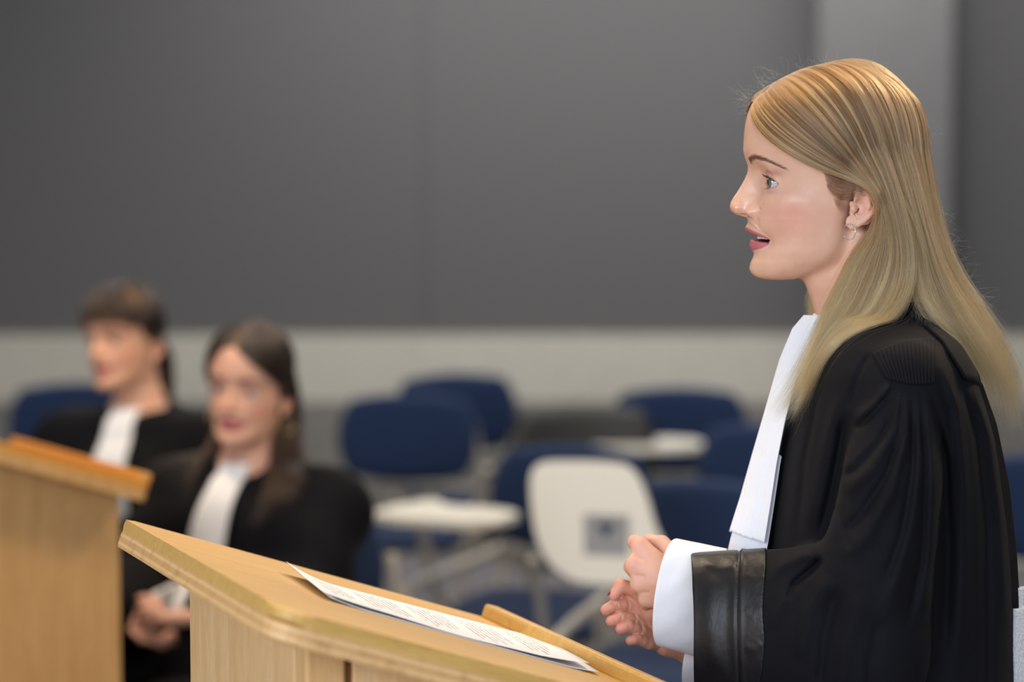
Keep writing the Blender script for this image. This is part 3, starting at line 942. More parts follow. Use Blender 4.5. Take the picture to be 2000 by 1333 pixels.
MOUTH = [5.8]      # how far the lips are parted
def head_field(p):
    a, b, c = p[:, 0], p[:, 1], p[:, 2]
    f = face_field(p)
    # cranium
    f = smin(f, ell(p, (1632, 0, 268), (163, 131, 142)), 26)
    f = smin(f, ell(p, (1700, 0, 330), (92, 104, 96)), 34)
    # neck and its column of muscle
    f2 = cap(p, (1668, 0, 440), (1706, 0, 640), 84, 88)
    f2 = smin(f2, cap(p, (1706, 0, 640), (1720, 0, 720), 90, 150), 40)
    scm = chain(p, [(1668, -84, 455), (1640, -62, 560), (1612, -20, 640)], [15, 14, 12], 8)
    f2 = smin(f2, scm, 16)
    f2 = smin(f2, chain(p, [(1618, 0, 505), (1660, 0, 600), (1688, 0, 650)], [60, 66, 78], 10), 20)
    f = smin(f, f2, 20)
    # eye hollow, lids
    ab = np.abs(b); pm = np.stack([a, -ab, c], 1)
    f = smax(f, -ell(pm, (1476, -50, 343), (15, 25, 17)), 16)
    lid = np.sqrt(((pm - EYE_C) ** 2).sum(1)) - (EYE_R + 2.6)
    f = smin(f, lid, 6)
    # crease over the lid and the soft pad under the eye
    crease = np.sqrt(((pm - EYE_C) ** 2).sum(1)) - (EYE_R + 2.6)
    cr = stroke(np.stack([ab, c], 1), [(34, 349), (44, 339), (57, 335.5), (70, 339), (81, 350)], 2.6, 1.3)
    f = f + cr * (a < EYE_C[0] + 6)
    f = f - stroke(np.stack([ab, c], 1), [(38, 370), (50, 375), (66, 374), (78, 368)], 4.0, 1.2) * (a < EYE_C[0] + 6)
    # opening between the lids (outline in the b, c plane)
    eb = (ab - 60) / 22.5
    mid = 356.5 + 2.5 * eb
    up = mid - 11.6 * np.sqrt(np.clip(1 - np.abs(eb) ** 2.2, 0, 1)) ; dn = mid + 9.6 * np.sqrt(np.clip(1 - np.abs(eb) ** 2.0, 0, 1))
    slot = np.maximum(np.maximum(up - c, c - dn), (np.abs(eb) - 1) * 25)
    slot = np.maximum(slot, a - (EYE_C[0] + 3))
    slot = np.maximum(slot, EYE_R - 3.0 - np.sqrt(((pm - EYE_C) ** 2).sum(1)))
    slot = np.maximum(slot, np.sqrt(((pm - EYE_C) ** 2).sum(1)) - (EYE_R + 14))
    f = smax(f, -slot, 1.2)
    # nostril wing, nostril, groove behind the wing
    wing = ell(pm, (1469, -24.0, 413.0), (14.5, 7.5, 7.5), euler_rot(y=10))
    f = smin(f, wing, 13)
    f = f + stroke(np.stack([a, c], 1), [(1477, 404), (1483, 410), (1483, 416), (1478, 422)], 3.0, 1.2) * (ab < 45) * (ab > 16)
    f = smin(f, ell(pm, (1443, -7, 406), (14.5, 11, 12)), 7)
    f = smax(f, -ell(pm, (1450, -12, 422.5), (11, 5.0, 6), euler_rot(y=14)), 2.5)
    # mouth
    t = np.clip(ab / 45.0, 0, 1)
    cm = 464.0 + 5.2 * t ** 1.5
    gap = np.abs(c - cm) - MOUTH[0] * np.sqrt(np.clip(1 - t ** 2.6, 0, 1)) * (0.55 + 0.8 * t)
    gap = np.maximum(gap, ab - 43.5)
    gap = np.maximum(gap, a - 1545)
    f = smax(f, -gap, 1.8)
    # ears
    f = smin(f, ear_field(pm), 5)
    return f

def head_colors(v):
    a, b, c = v[:, 0], np.abs(v[:, 1]), v[:, 2]
    near = v[:, 1] < 0
    col = np.tile(np.array(srgb(223, 177, 150)), (len(v), 1))
    def mixc(w, target, amt):
        nonlocal col
        w = np.clip(w, 0, 1)[:, None] * amt
        col = col * (1 - w) + np.array(target) * w
    g = lambda x, x0, s: np.exp(-((x - x0) / s) ** 2)
    mixc(g(a, 1535, 42) * g(c, 420, 34) * (b > 30), srgb(218, 140, 124), 0.5)        # blush
    mixc(g(a, 1440, 20) * g(c, 408, 16), srgb(222, 158, 136), 0.5)
    mixc(g(a, 1500, 22) * g(c, 338, 9) * (b > 30), srgb(176, 116, 100), 0.6)         # eyeshadow
    mixc(g(a, 1497, 16) * g(c, 372, 7) * (b > 30), srgb(196, 150, 146), 0.5)
    mixc(g(a, 1690, 30) * g(c, 400, 45) * (b > 110), srgb(226, 158, 144), 0.6)        # ear
    # lips
    cm, sc, t = lip_frame(v[:, 1], c)
    cc = 463.5 + (c - cm) / sc
    lim = 1491 - 0
    top = 442.5 + 1.8 * g(b, 0, 4) - 0.8 * g(b, 11, 7)
    wl = np.clip((cc - top) / 1.6, 0, 1) * np.clip((490.5 - cc) / 2.0, 0, 1) * (b < 46) * (a < 1512)
    mixc(wl, srgb(186, 98, 106), 0.92)
    # inside the mouth and the nostrils
    inside = (np.abs(c - (464.2 + 4.6 * t ** 2)) < 7) * (a > (prof(c) + 9 + 0.011 * b ** 2)) * (b < 44) * (a < 1560)
    mixc(inside.astype(float), srgb(96, 30, 32), 0.9)
    mixc(g(a, 1457, 9) * g(c, 421, 5) * g(b, 14, 6), srgb(110, 50, 42), 0.7)
    # lid margins
    d = np.sqrt(((np.stack([a, -b, c], 1) - EYE_C) ** 2).sum(1))
    mixc((d < EYE_R + 1.5).astype(float) * (a < EYE_C[0] + 4), srgb(168, 96, 92), 0.6)
    ebx = (b - 60) / 22.5
    upl = 356.5 + 2.5 * ebx - 11.6 * np.sqrt(np.clip(1 - np.abs(ebx) ** 2.2, 0, 1))
    mixc(np.exp(-((c - upl + .8) / 1.5) ** 2) * (np.abs(ebx) < 1.05) * (a < EYE_C[0] + 8) * (d < EYE_R + 6), srgb(52, 34, 32), 0.8)
    # scalp under the hair
    sc2 = np.clip((a - 1500 - (c - 215) * 1.35) / 20, 0, 1) * np.clip((345 - c) / 20 + (a > 1705) * 20, 0, 1)
    mixc((c < 470) * sc2, srgb(120, 92, 62), 0.8)
    return col

def gloss_of(v):
    a, b, c = v[:, 0], np.abs(v[:, 1]), v[:, 2]
    g = lambda x, x0, s: np.exp(-((x - x0) / s) ** 2)
    return np.clip(g(a, 1440, 30) * g(c, 385, 40) + g(a, 1545, 26) * g(c, 378, 26) * 1.2 + 0.8 * g(a, 1470, 20) * g(c, 245, 40) + 0.9 * g(a, 1474, 16) * g(c, 388, 16), 0, 1)
def set_float_attr(me, name, vals):
    at = me.attributes.new(name, 'FLOAT', 'POINT'); at.data.foreach_set('value', np.asarray(vals, np.float32))

import os
HV = float(os.environ.get('HV', 1.5))
hv, hq = grow(head_field, (1408, -150, 108), (1840, 150, 700), HV)
me = raw_mesh('person', W3(hv), hq, head_colors(hv))
set_float_attr(me, 'gloss', gloss_of(hv))
SPK = link('person', me, M['skin'])
tag(SPK, 'standing person with long blond hair, black robe and white bands, speaking beside the near lectern', 'person')

# eyes
def eyeball(center, radius, parent, gaze=(-1, 0, 0), to_world=W3, name='eye', iris=(srgb(132, 134, 112), srgb(84, 92, 86)), S=None):
    S = S or S0
    bm = bmesh.new(); bmesh.ops.create_uvsphere(bm, u_segments=64, v_segments=48, radius=1)
    gz = Vector(gaze).normalized()
    rot = Vector((0, 0, 1)).rotation_difference(gz).to_matrix()
    me = bpy.data.meshes.new(name)
    cols = []
    for v in bm.verts:
        ang = math.acos(max(-1, min(1, v.co.z)))
        ir = R(30)
        bulge = 1 + 0.10 * max(0, 1 - (ang / R(34)) ** 2)
        if ang < ir:
            t = ang / ir
            ph = math.atan2(v.co.y, v.co.x)
            st = 0.86 + 0.14 * math.sin(ph * 23) * math.sin(ph * 9)
            c = (0.004, 0.004, 0.005) if t < 0.40 else tuple((iris[0][k] * (1 - t) + iris[1][k] * t) * st for k in range(3))
            if t > 0.88: c = srgb(56, 62, 66)
        else: c = srgb(196, 187, 190)
        cols.append(c)
        v.co = rot @ (v.co * bulge)
    bm.to_mesh(me); bm.free()
    smooth(me)
    co = np.empty(len(me.vertices) * 3, np.float32); me.vertices.foreach_get('co', co)
    w = to_world(np.asarray(center)[None])[0]
    me.vertices.foreach_set('co', (co.reshape(-1, 3) * radius * S + w).astype(np.float32).ravel())
    at = me.color_attributes.new('tint', 'FLOAT_COLOR', 'POINT')
    c = np.ones((len(cols), 4), np.float32); c[:, :3] = cols
    at.data.foreach_set('color', c.ravel())
    return link(name, me, M['eye'], parent)
for sy in (1, -1):
    eyeball((EYE_C[0], EYE_C[1] * sy, EYE_C[2]), EYE_R, SPK, gaze=(-1, -0.34 if sy > 0 else -0.42, -0.03))

# teeth: an arch of separate crowns showing under the upper lip
bm = bmesh.new()
for k in range(-6, 7):
    ang = k * 9.0 + 4.5 * 0
    t = k / 6
    bb = 34 * math.sin(R(k * 14.0)); aa = 1478 + 34 * (1 - math.cos(R(k * 14.0))) * 0.95
    hgt = 17 if abs(k) < 2 else 15
    c = W3([[aa + 3, bb, 458.5 + 2.2 * t * t]])[0]
    rot = Matrix.Rotation(R(-k * 13.0), 3, 'Z')
    add_box(bm, Vector(c), Vector((4.5, 7.4, hgt)) * S0, rot, bevel=1.4 * S0, seg=3)
link('teeth', bm_mesh(bm, 'teeth', True), M['teeth'], SPK)
# ------------------------------------------------------------ hands, arms and body of the speaker (one mesh with the head)
simple('shirt_white', srgb(236, 237, 242), 0.8, Sheen_Weight=0.2)
def cloth_bump(m, scale, strength, dist=0.0004, stretch=(1, 1, 1)):
    tc = node(m, 'ShaderNodeTexCoord'); mp = node(m, 'ShaderNodeMapping'); mp.inputs['Scale'].default_value = stretch
    wire(m, tc, 'Object', mp, 'Vector')
    n = node(m, 'ShaderNodeTexNoise'); n.inputs['Scale'].default_value = scale; n.inputs['Detail'].default_value = 4
    wire(m, mp, 'Vector', n, 'Vector')
    bp = node(m, 'ShaderNodeBump'); bp.inputs['Strength'].default_value = strength; bp.inputs['Distance'].default_value = dist
    wire(m, n, 'Fac', bp, 'Height'); wire(m, bp, 'Normal', bsdf(m), 'Normal')
cloth_bump(M['shirt_white'], 60, 0.35, 0.003)
simple('robe_black', srgb(19, 19, 23), 0.8, Sheen_Weight=0.015, Sheen_Roughness=0.4, Specular_IOR_Level=0.12)
cloth_bump(M['robe_black'], 1400, 0.15, 0.0003)
simple('satin_black', srgb(16, 16, 20), 0.43, Specular_IOR_Level=0.42)
cloth_bump(M['satin_black'], 34, 0.5, 0.004, (1, 1, .6))
simple('fur_white', srgb(228, 228, 234), 0.95, Sheen_Weight=0.6)
cloth_bump(M['fur_white'], 260, 1.0, 0.004)

def photo(p):
    """where local points are seen in the photograph (approximately)"""
    f = 1 + p[:, 1] * S0 / Y0
    return np.stack([1000 + (p[:, 0] - 1000) / f, 300 + (p[:, 2] - 300) / f], 1)

def left_hand(p):
    k = 5.0
    wr = N(1345, 1160, -82)
    mcp = [N(1250, 1067, -38), N(1239, 1104, -52), N(1248, 1140, -55), N(1263, 1172, -50)]
    f = None
    for q, r in zip(mcp, (17.5, 17.5, 16, 15)):
        e = cap(p, q, wr + np.array([-18, 4, (q[2] - 1120) * 0.30]), r, 20)
        f = e if f is None else smin(f, e, 22)
    f = smin(f, cap(p, wr + np.array([-20, 6, 0]), N(1480, 1165, -150), 31, 40), 14)
    # dorsum kept flat
    f = smin(f, ell(p, N(1275, 1122, -50), (36, 20, 46), euler_rot(y=10)), 8)
    fing = [[mcp[0], N(1240, 1060, -2), N(1252, 1082, 26), N(1272, 1090, 30)],
            [mcp[1], N(1233, 1108, -8), N(1246, 1128, 22), N(1266, 1130, 26)],
            [mcp[2], N(1246, 1150, -12), N(1256, 1160, 14), N(1272, 1162, 20)],
            [mcp[3], N(1262, 1180, -16), N(1270, 1188, 6), N(1284, 1186, 12)]]
    g = None
    for q, r in zip(fing, (14, 14.5, 13.5, 12)):
        e = chain(p, q, [r + 1.5, r, r - 1.5, r - 2.5], 4)
        g = e if g is None else smin(g, e, 2)
    f = smin(f, g, 6)
    f = smin(f, chain(p, [N(1322, 1092, -40), N(1292, 1064, -8), N(1268, 1058, 14), N(1252, 1066, 28)], [20, 17, 13.5, 11], 5), 8)
    # tendons and the hollows between the knuckles
    pp = photo(p)
    near = p[:, 1] < -45
    for q0, q1 in (((1245, 1075), (1310, 1105)), ((1236, 1104), (1310, 1128)), ((1246, 1140), (1312, 1150))):
        f = f - stroke(pp, [q0, ((q0[0] + q1[0]) / 2, (q0[1] + q1[1]) / 2), q1], 6.0, 0.5) * near
    for q0, q1 in (((1236, 1086), (1262, 1096)), ((1238, 1124), (1264, 1128)), ((1250, 1158), (1272, 1158))):
        f = f + stroke(pp, [q0, q1], 4.0, 1.6) * near
    return f

RF = [[(1262, 1203, 8), (1231, 1183, 0), (1203, 1182, -12), (1184, 1192, -20)],
      [(1270, 1226, 6), (1240, 1211, -8), (1212, 1207, -20), (1194, 1214, -28)],
      [(1280, 1243, 5), (1252, 1233, -14), (1228, 1224, -26), (1212, 1230, -34)],
      [(1292, 1258, 4), (1268, 1257, -14), (1246, 1249, -26), (1231, 1252, -33)]]
RFR = [(14.5, 13.4, 12.8, 11), (14.5, 13.2, 12.8, 11), (14, 12.8, 12.2, 10.4), (13.5, 12, 11, 9.4)]
THUMB = [(1275, 1190, -2), (1241, 1153, -8), (1213, 1145, -14), (1200, 1163, -20)]
def right_hand(p):
    wr = N(1352, 1268, 34)
    f = None
    for q, r in zip(RF, (15, 16, 16, 15)):
        e = cap(p, N(*q[0]), wr, r, 24)
        f = e if f is None else smin(f, e, 14)
    f = smin(f, cap(p, wr, N(1520, 1230, 170), 30, 42), 14)
    f = smin(f, cap(p, N(1300, 1268, 0), N(1340, 1272, 10), 14, 16), 12)
    for q, r in zip(RF, RFR):
        pts = [N(*x) for x in q]
        e = chain(p, pts, r, 2.5)
        # pads between the creases, on the side that faces the camera
        for i in (1, 2):
            mid = (pts[i] + pts[i + 1]) / 2 if i < 3 else pts[i]
            e = smin(e, ell(p, mid + np.array([0, -3.0, -1.0]), (9.5, 9.5, 9.0)), 3)
        f = smin(f, e, 1.6)
    f = smin(f, ell(p, N(1262, 1186, 2), (24, 14, 26)), 10)
    f = smin(f, ell(p, N(1238, 1168, 2), (24, 9, 14)), 6)
    f = smin(f, ell(p, N(1285, 1195, -6), (26, 20, 24)), 12)       # ball of the thumb
    f = smin(f, chain(p, [N(*x) for x in THUMB], (17, 14.5, 13.5, 11), 4), 5)
    pp = photo(p)
    for q in ([(1226, 1172), (1229, 1184), (1226, 1196)], [(1240, 1200), (1243, 1210), (1238, 1222)], [(1252, 1222), (1255, 1232), (1250, 1243)],
              [(1236, 1196), (1250, 1216), (1262, 1240)], [(1245, 1180), (1258, 1205), (1268, 1225)],
              [(1206, 1178), (1207, 1190)], [(1214, 1200), (1215, 1212)]):
        f = f + stroke(pp, q, 2.0, 1.3) * (p[:, 1] < 5)
    return f
def hands_field(p): return np.minimum(left_hand(p), right_hand(p))

def trunk_field(p):
    f = cap(p, (1706, 0, 640), (1725, 0, 720), 84, 80)
    f = smin(f, ell(p, (1715, 0, 810), (110, 200, 150)), 60)
    f = smin(f, ell(p, (1725, 0, 1330), (125, 200, 330)), 120)
    pm = np.stack([p[:, 0], -np.abs(p[:, 1]), p[:, 2]], 1)
    f = smin(f, chain(pm, [(1712, -120, 1500), (1715, -95, 2300), (1730, -90, 3000)], [135, 88, 62], 30), 60)
    f = smin(f, chain(pm, [(1730, -95, 3010), (1600, -110, 3025)], [44, 30], 20), 20)
    f = smin(f, chain(p, [(1715, -215, 740), N(1700, 1120, -280), N(1480, 1165, -150)], [48, 46, 42], 20), 30)
    f = smin(f, chain(p, [(1715, 215, 740), N(1700, 1180, 280), N(1520, 1230, 170)], [48, 46, 42], 20), 30)
    return f
lv, lq = grow(hands_field, (1150, -190, 1020), (1500, 200, 1330), float(os.environ.get('HDV', 1.5)))
tv, tq = grow(trunk_field, (1480, -400, 600), (1960, 400, 3060), 12, newton=1)
floor_c = N(1700, 3044, 0)
def hand_colors(v):
    col = np.tile(np.array(srgb(222, 174, 152)), (len(v), 1))
    pp = photo(v)
    right = right_hand(v) < left_hand(v)
    w = right.astype(float)[:, None] * 0.55
    col = col * (1 - w) + np.array(srgb(208, 138, 110)) * w
    for q in RF + [THUMB]:
        t = N(*q[-1]); g = np.exp(-((v - t) ** 2).sum(1) / 200)[:, None] * 0.6
        col = col * (1 - g) + np.array(srgb(226, 146, 138)) * g
    for q in ((1250, 1067, -38), (1239, 1104, -52)):
        t = N(*q); g = np.exp(-((v - t) ** 2).sum(1) / 500)[:, None] * 0.45
        col = col * (1 - g) + np.array(srgb(230, 160, 146)) * g
    return col
skin_col = np.concatenate([head_colors(hv), hand_colors(lv), np.tile(np.array(srgb(222, 174, 150)), (len(tv), 1))])
V_, Q_ = merge([(hv, hq), (lv, lq), (tv, tq)])
WV = W3(V_)
me2 = raw_mesh('person_body', WV, Q_, skin_col)
set_float_attr(me2, 'gloss', np.concatenate([gloss_of(hv), np.zeros(len(lv) + len(tv))]))
me2.materials.append(M['skin'])
old = SPK.data; SPK.data = me2; bpy.data.meshes.remove(old); me2.name = 'person'
me2.transform(Matrix.Identity(4))
mn = WV[:, 2].min()

# finger nails
def nail(c, nrm, along, w, l, name='fingernail'):
    n = Vector(nrm).normalized(); al = Vector(along); al = (al - n * al.dot(n)).normalized(); sd = n.cross(al)
    bm = bmesh.new()
    bmesh.ops.create_uvsphere(bm, u_segments=16, v_segments=10, radius=1)
    rot = Matrix((sd, al, n)).transposed()
    c3 = Vector(W3(np.asarray(c)[None])[0])
    for v in bm.verts:
        q = Vector((v.co.x * w, v.co.y * l, v.co.z * 1.2 - 0.06 * (v.co.x * w) ** 2))
        v.co = c3 + (rot @ q) * S0
    # local axes are (a, b, c) = (x, y, -z)
    return link(name, bm_mesh(bm, name, True), M['red_nail'], SPK)
for q, r in zip(RF, RFR):
    t = N(*q[-1]); d = t - N(*q[-2]); d /= np.linalg.norm(d)
    back = np.array([-0.45, 0.75, 0.5]); back /= np.linalg.norm(back)
    c = t + back * (r[-1] - 0.7) + d * 0.5
    nail(c, (back[0], back[1], -back[2]), (d[0], d[1], -d[2]), 5.4, 7.0)
t = N(*THUMB[-1]); d = t - N(*THUMB[-2]); d /= np.linalg.norm(d)
bk = np.array([-0.92, -0.15, 0.05]); bk -= d * bk.dot(d); bk /= np.linalg.norm(bk)
nail(t + bk * 10.4 + d * 1, (bk[0], bk[1], -bk[2]), (d[0], d[1], -d[2]), 6.5, 9.5)
# ------------------------------------------------------------ black robe
tF = hermite([585, 620, 660, 700, 760, 850, 950, 1075, 1200, 1400, 1800, 3000], [1640, 1606, 1588, 1572, 1556, 1535, 1517, 1500, 1490, 1480, 1450, 1430])
tB = hermite([585, 620, 660, 700, 780, 850, 950, 1075, 1200, 1400, 1800, 3000], [1790, 1822, 1856, 1880, 1910, 1930, 1950, 1968, 1974, 1974, 1990, 2010])
tW = hermite([585, 610, 640, 670, 720, 800, 1000, 1200, 1500, 2000, 3000], [88, 150, 225, 290, 318, 310, 290, 290, 320, 350, 400])
def torso_field(p):
    a, b, c = p[:, 0], np.abs(p[:, 1]), p[:, 2]
    F, B, W = tF(c), tB(c), tW(c)
    m = (F + B) / 2; h = (B - F) / 2
    rho = ((np.abs(a - m) / h) ** 2.4 + (b / W) ** 2.2) ** (1 / 2.3)
    f = (rho - 1) * h * 0.95
    # neck opening and hem
    f = smax(f, 594 - c + 0.10 * (1700 - a), 6)
    f = smax(f, c - 2935, 4)
    return f
SH_L = N(1772, 745, -262); EL_L = N(1702, 1120, -300); MO_L = N(1340, 1258, -105)
SH_R = N(1760, 745, 262); EL_R = N(1690, 1160, 300); MO_R = N(1385, 1330, 75)
def sleeve_fore(p, E, Mo, k=0.62, r0=108, r1=104, grow_=0.0):
    q = p.copy(); q[:, 2] *= k
    e = E.copy(); e[2] = (E[2] + 120) * k
    m = Mo.copy(); m[2] *= k
    d = m - e; m2 = m + d / np.linalg.norm(d) * 90
    return cap(q, e, m2, r0 - grow_, r1 - grow_) * 1.12
def sleeve_L(p):
    up = chain(p, [SH_L, (SH_L + EL_L) / 2 + np.array([6, -12, 0]), EL_L], [74, 92, 104], 20)
    return smin(up, sleeve_fore(p, EL_L, MO_L), 40)
def mouth_L(pp): return 1350 + 4 * np.sin((pp[:, 1] - 1070) / 60) + 0.06 * np.clip(pp[:, 1] - 1150, 0, 400) - pp[:, 0]
FOLDS = [  # (path in the picture, width, height)
    ([(1700, 686), (1672, 740), (1655, 800)], 5, -3.5),
    ([(1652, 800), (1641, 880), (1622, 980), (1596, 1078)], (9, 13), -13),
    ([(1640, 760), (1606, 900), (1580, 1040)], (10, 16), 5),
    ([(1600, 760), (1572, 900), (1556, 1060)], (6, 9), -4),
    ([(1745, 742), (1712, 790), (1672, 822)], (6, 12), 8),
    ([(1738, 768), (1700, 812), (1668, 845)], (5, 10), -7),
    ([(1760, 745), (1748, 840), (1704, 915), (1648, 972)], (7, 16), 10),
    ([(1745, 800), (1722, 860), (1672, 918), (1640, 938)], (5, 11), -8),
    ([(1772, 745), (1770, 850), (1742, 960), (1690, 1052), (1640, 1100)], (6, 20), 11),
    ([(1762, 850), (1732, 930), (1680, 1010), (1646, 1046)], (5, 12), -9),
    ([(1790, 748), (1797, 880), (1786, 1010), (1752, 1130), (1720, 1240)], (6, 20), 9),
    ([(1784, 790), (1784, 920), (1762, 1050), (1722, 1160)], (5, 11), -8),
    ([(1806, 752), (1822, 900), (1820, 1060), (1800, 1240)], (6, 16), 8),
    ([(1800, 790), (1808, 930), (1800, 1090), (1768, 1250)], (5, 11), -7),
    ([(1820, 760), (1846, 900), (1852, 1080), (1842, 1320)], (7, 15), -11),
    ([(1832, 690), (1870, 800), (1884, 960), (1880, 1150), (1862, 1400)], (8, 18), 8),
    ([(1868, 720), (1908, 850), (1926, 1020), (1930, 1250), (1926, 1500)], (6, 12), -6),
    ([(1894, 730), (1936, 860), (1956, 1020), (1964, 1250)], (8, 12), 6),
    ([(1478, 1150), (1520, 1110), (1568, 1086), (1600, 1082)], (12, 16), 9),
    ([(1536, 1180), (1552, 1142), (1592, 1108), (1610, 1090)], (7, 9), -13),
    ([(1500, 1240), (1530, 1180), (1560, 1140)], (10, 12), 7),
    ([(1560, 1300), (1580, 1200), (1622, 1120)], (14, 18), 9),
    ([(1600, 1360), (1612, 1240), (1640, 1140)], (8, 14), -10),
    ([(1640, 1400), (1650, 1270), (1690, 1150)], (14, 22), 8),
    ([(1700, 1420), (1700, 1300), (1722, 1200)], (9, 14), -8),
    ([(1632, 982), (1648, 1030), (1664, 1080)], (5, 7), -5),
    ([(1560, 640), (1650, 628), (1760, 606)], (5, 5), 0),
]
def folds(p, sgn):
    near = np.clip((-p[:, 1] - 40) / 60, 0, 1) if sgn < 0 else np.clip((p[:, 1] - 40) / 60, 0, 1)
    pp = photo(np.stack([p[:, 0], -np.abs(p[:, 1]), p[:, 2]], 1))
    d = np.zeros(len(p))
    for path, w, amp in FOLDS:
        if amp: d += stroke(pp, path, w, amp) * np.clip((pp[:, 0] - 1496) / 36, 0, 1)
    return d * near
def robe_field(p):
    f = torso_field(p)
    pl = sleeve_L(p)
    f = smin(f, pl, 16)
    pr = smin(chain(p, [SH_R, EL_R], [80, 100], 20), sleeve_fore(p, EL_R, MO_R), 40)
    f = smin(f, pr, 16)
    ok = (p[:, 1] < 0) & (p[:, 2] < 1600)
    d = np.zeros(len(p))
    if ok.any(): d[ok] = folds(p[ok], -1)
    f = f - d
    # long soft folds of the skirt
    ph = np.arctan2(p[:, 1], p[:, 0] - 1740)
    w = np.clip((p[:, 2] - 1250) / 500, 0, 1)
    f = f - w * 11 * np.sin(ph * 17 + np.sin(p[:, 2] / 300)) 
    # sleeve mouths: cut flat and hollow
    pp = photo(p)
    inL = sleeve_fore(p, EL_L, MO_L, grow_=11)
    f = np.where((p[:, 0] < 1500) & (p[:, 2] > 950), smax(f, -np.maximum(inL, p[:, 0] - 1455), 1.5), f)
    f = np.where(p[:, 0] < 1470, np.maximum(f, mouth_L(pp)), f)
    inR = sleeve_fore(p, EL_R, MO_R, grow_=11)
    f = np.where((p[:, 0] < 1540) & (p[:, 1] > -20), smax(f, -np.maximum(inR, p[:, 0] - 1480), 1.5), f)
    f = np.where((p[:, 1] > 30) & (p[:, 0] < 1440), np.maximum(f, 1392 - p[:, 0]), f)
    return f
RV = float(os.environ.get('RV', 4))
rv, rq = grow(robe_field, (1300, -430, 570), (2030, 430, 1560), RV, margin=1.4)
def skirt_field(p):
    return np.maximum(robe_field(p), 1552 - p[:, 2])
sv, sq = grow(lambda p: np.maximum(skirt_field(p), -1e9), (1380, -440, 1540), (2060, 440, 2960), 10, margin=1.4, newton=1)
# robe is one garment: the upper part is finely meshed, the skirt coarsely
def drop_cap(v, q, lim, below):
    z = v[:, 2][q]
    keep = ~((z > lim).all(1)) if below else ~((z < lim).all(1))
    return q[keep]
rq = drop_cap(rv, rq, 1556, True)
rvv, rqq = merge([(rv, rq), (sv, sq)])
ROBE = link('robe', raw_mesh('robe', W3(rvv), rqq), M['robe_black'], SPK)

# satin facing of the near sleeve
def satin_field(p):
    pp = photo(p)
    s = smin(torso_field(p), sleeve_L(p), 16)
    s = s - folds(p, -1)
    s = s - stroke(pp, [(1368, 1098), (1410, 1112), (1440, 1104)], 9, 1.6) - stroke(pp, [(1452, 1120), (1478, 1138), (1498, 1124)], 9, 1.4) \
        - stroke(pp, [(1450, 1190), (1470, 1204), (1492, 1180)], 9, 1.0) - stroke(pp, [(1450, 1262), (1475, 1270), (1490, 1255)], 9, 1.0) \
        - stroke(pp, [(1395, 1110), (1385, 1220), (1400, 1330)], 16, 3) + stroke(pp, [(1425, 1120), (1420, 1230), (1430, 1340)], 10, 2)
    seam = 1443 + 3 * np.sin(pp[:, 1] / 70)
    s = s + 2.4 * np.exp(-((pp[:, 0] - seam) / 3.2) ** 2) - 1.2 * np.exp(-((pp[:, 0] - seam - 7) / 5) ** 2)
    edge = 1494 - 0.12 * np.clip(pp[:, 1] - 1250, 0, 300) + 3 * np.sin(pp[:, 1] / 33)
    f = smax(s - 2.4, -(s + 6.5), 1.5)
    f = smax(f, pp[:, 0] - edge, 2)
    return smax(f, mouth_L(pp) - 1.5, 2.5)
zv, zq = grow(satin_field, (1310, -330, 1040), (1530, 20, 1500), 3)
link('satin_cuff', raw_mesh('satin_cuff', W3(zv), zq), M['satin_black'], ROBE)

# ribbed gathers on the shoulder
def grid_mesh(name, fn, nu, nv, mat, parent, thick=0.0012, closed=False):
    u = np.linspace(0, 1, nu); v = np.linspace(0, 1, nv)
    U, Vv = np.meshgrid(u, v, indexing='ij')
    pts = fn(U.ravel(), Vv.ravel())
    idx = np.arange(nu * nv).reshape(nu, nv)
    q = np.stack([idx[:-1, :-1], idx[1:, :-1], idx[1:, 1:], idx[:-1, 1:]], -1).reshape(-1, 4)
    me = raw_mesh(name, W3(pts), q)
    o = link(name, me, mat, parent)
    if thick:
        md = o.modifiers.new('thick', 'SOLIDIFY'); md.thickness = thick; md.offset = 0
    return o
def surf_near(x, y, off=0.0, field=robe_field):
    """point of the robe's near side seen at (x, y) of the picture"""
    x = np.asarray(x, float); y = np.asarray(y, float)
    b = np.full(len(x), -440.0)
    for _ in range(90):
        pts = np.stack([1000 + (x - 1000) * (1 + b * S0 / Y0), b, 300 + (y - 300) * (1 + b * S0 / Y0)], 1)
        f = field(pts) + off * -1
        b = b + np.clip(f * 0.7, -2, 30)
    return np.stack([1000 + (x - 1000) * (1 + b * S0 / Y0), b, 300 + (y - 300) * (1 + b * S0 / Y0)], 1)
def yoke(u, v):
    # corners (1700,690) (1826,664) (1838,762) (1730,738)
    top = np.stack([1703 + 122 * u, 694 - 34 * np.sin(u * 1.75 + .1)], 1)
    bot = np.stack([1732 + 92 * u, 738 + 14 * np.sin(u * 2.4)], 1)
    q = top * (1 - v)[:, None] + bot * v[:, None]
    pts = surf_near(q[:, 0], q[:, 1], 2.0)
    rib = np.abs(np.sin(u * math.pi * 15)) ** 0.6
    pts[:, 1] -= 1.0 + rib * 4.5
    return pts
grid_mesh('shoulder_gathers', yoke, 240, 24, M['robe_black'], ROBE, 0.001)

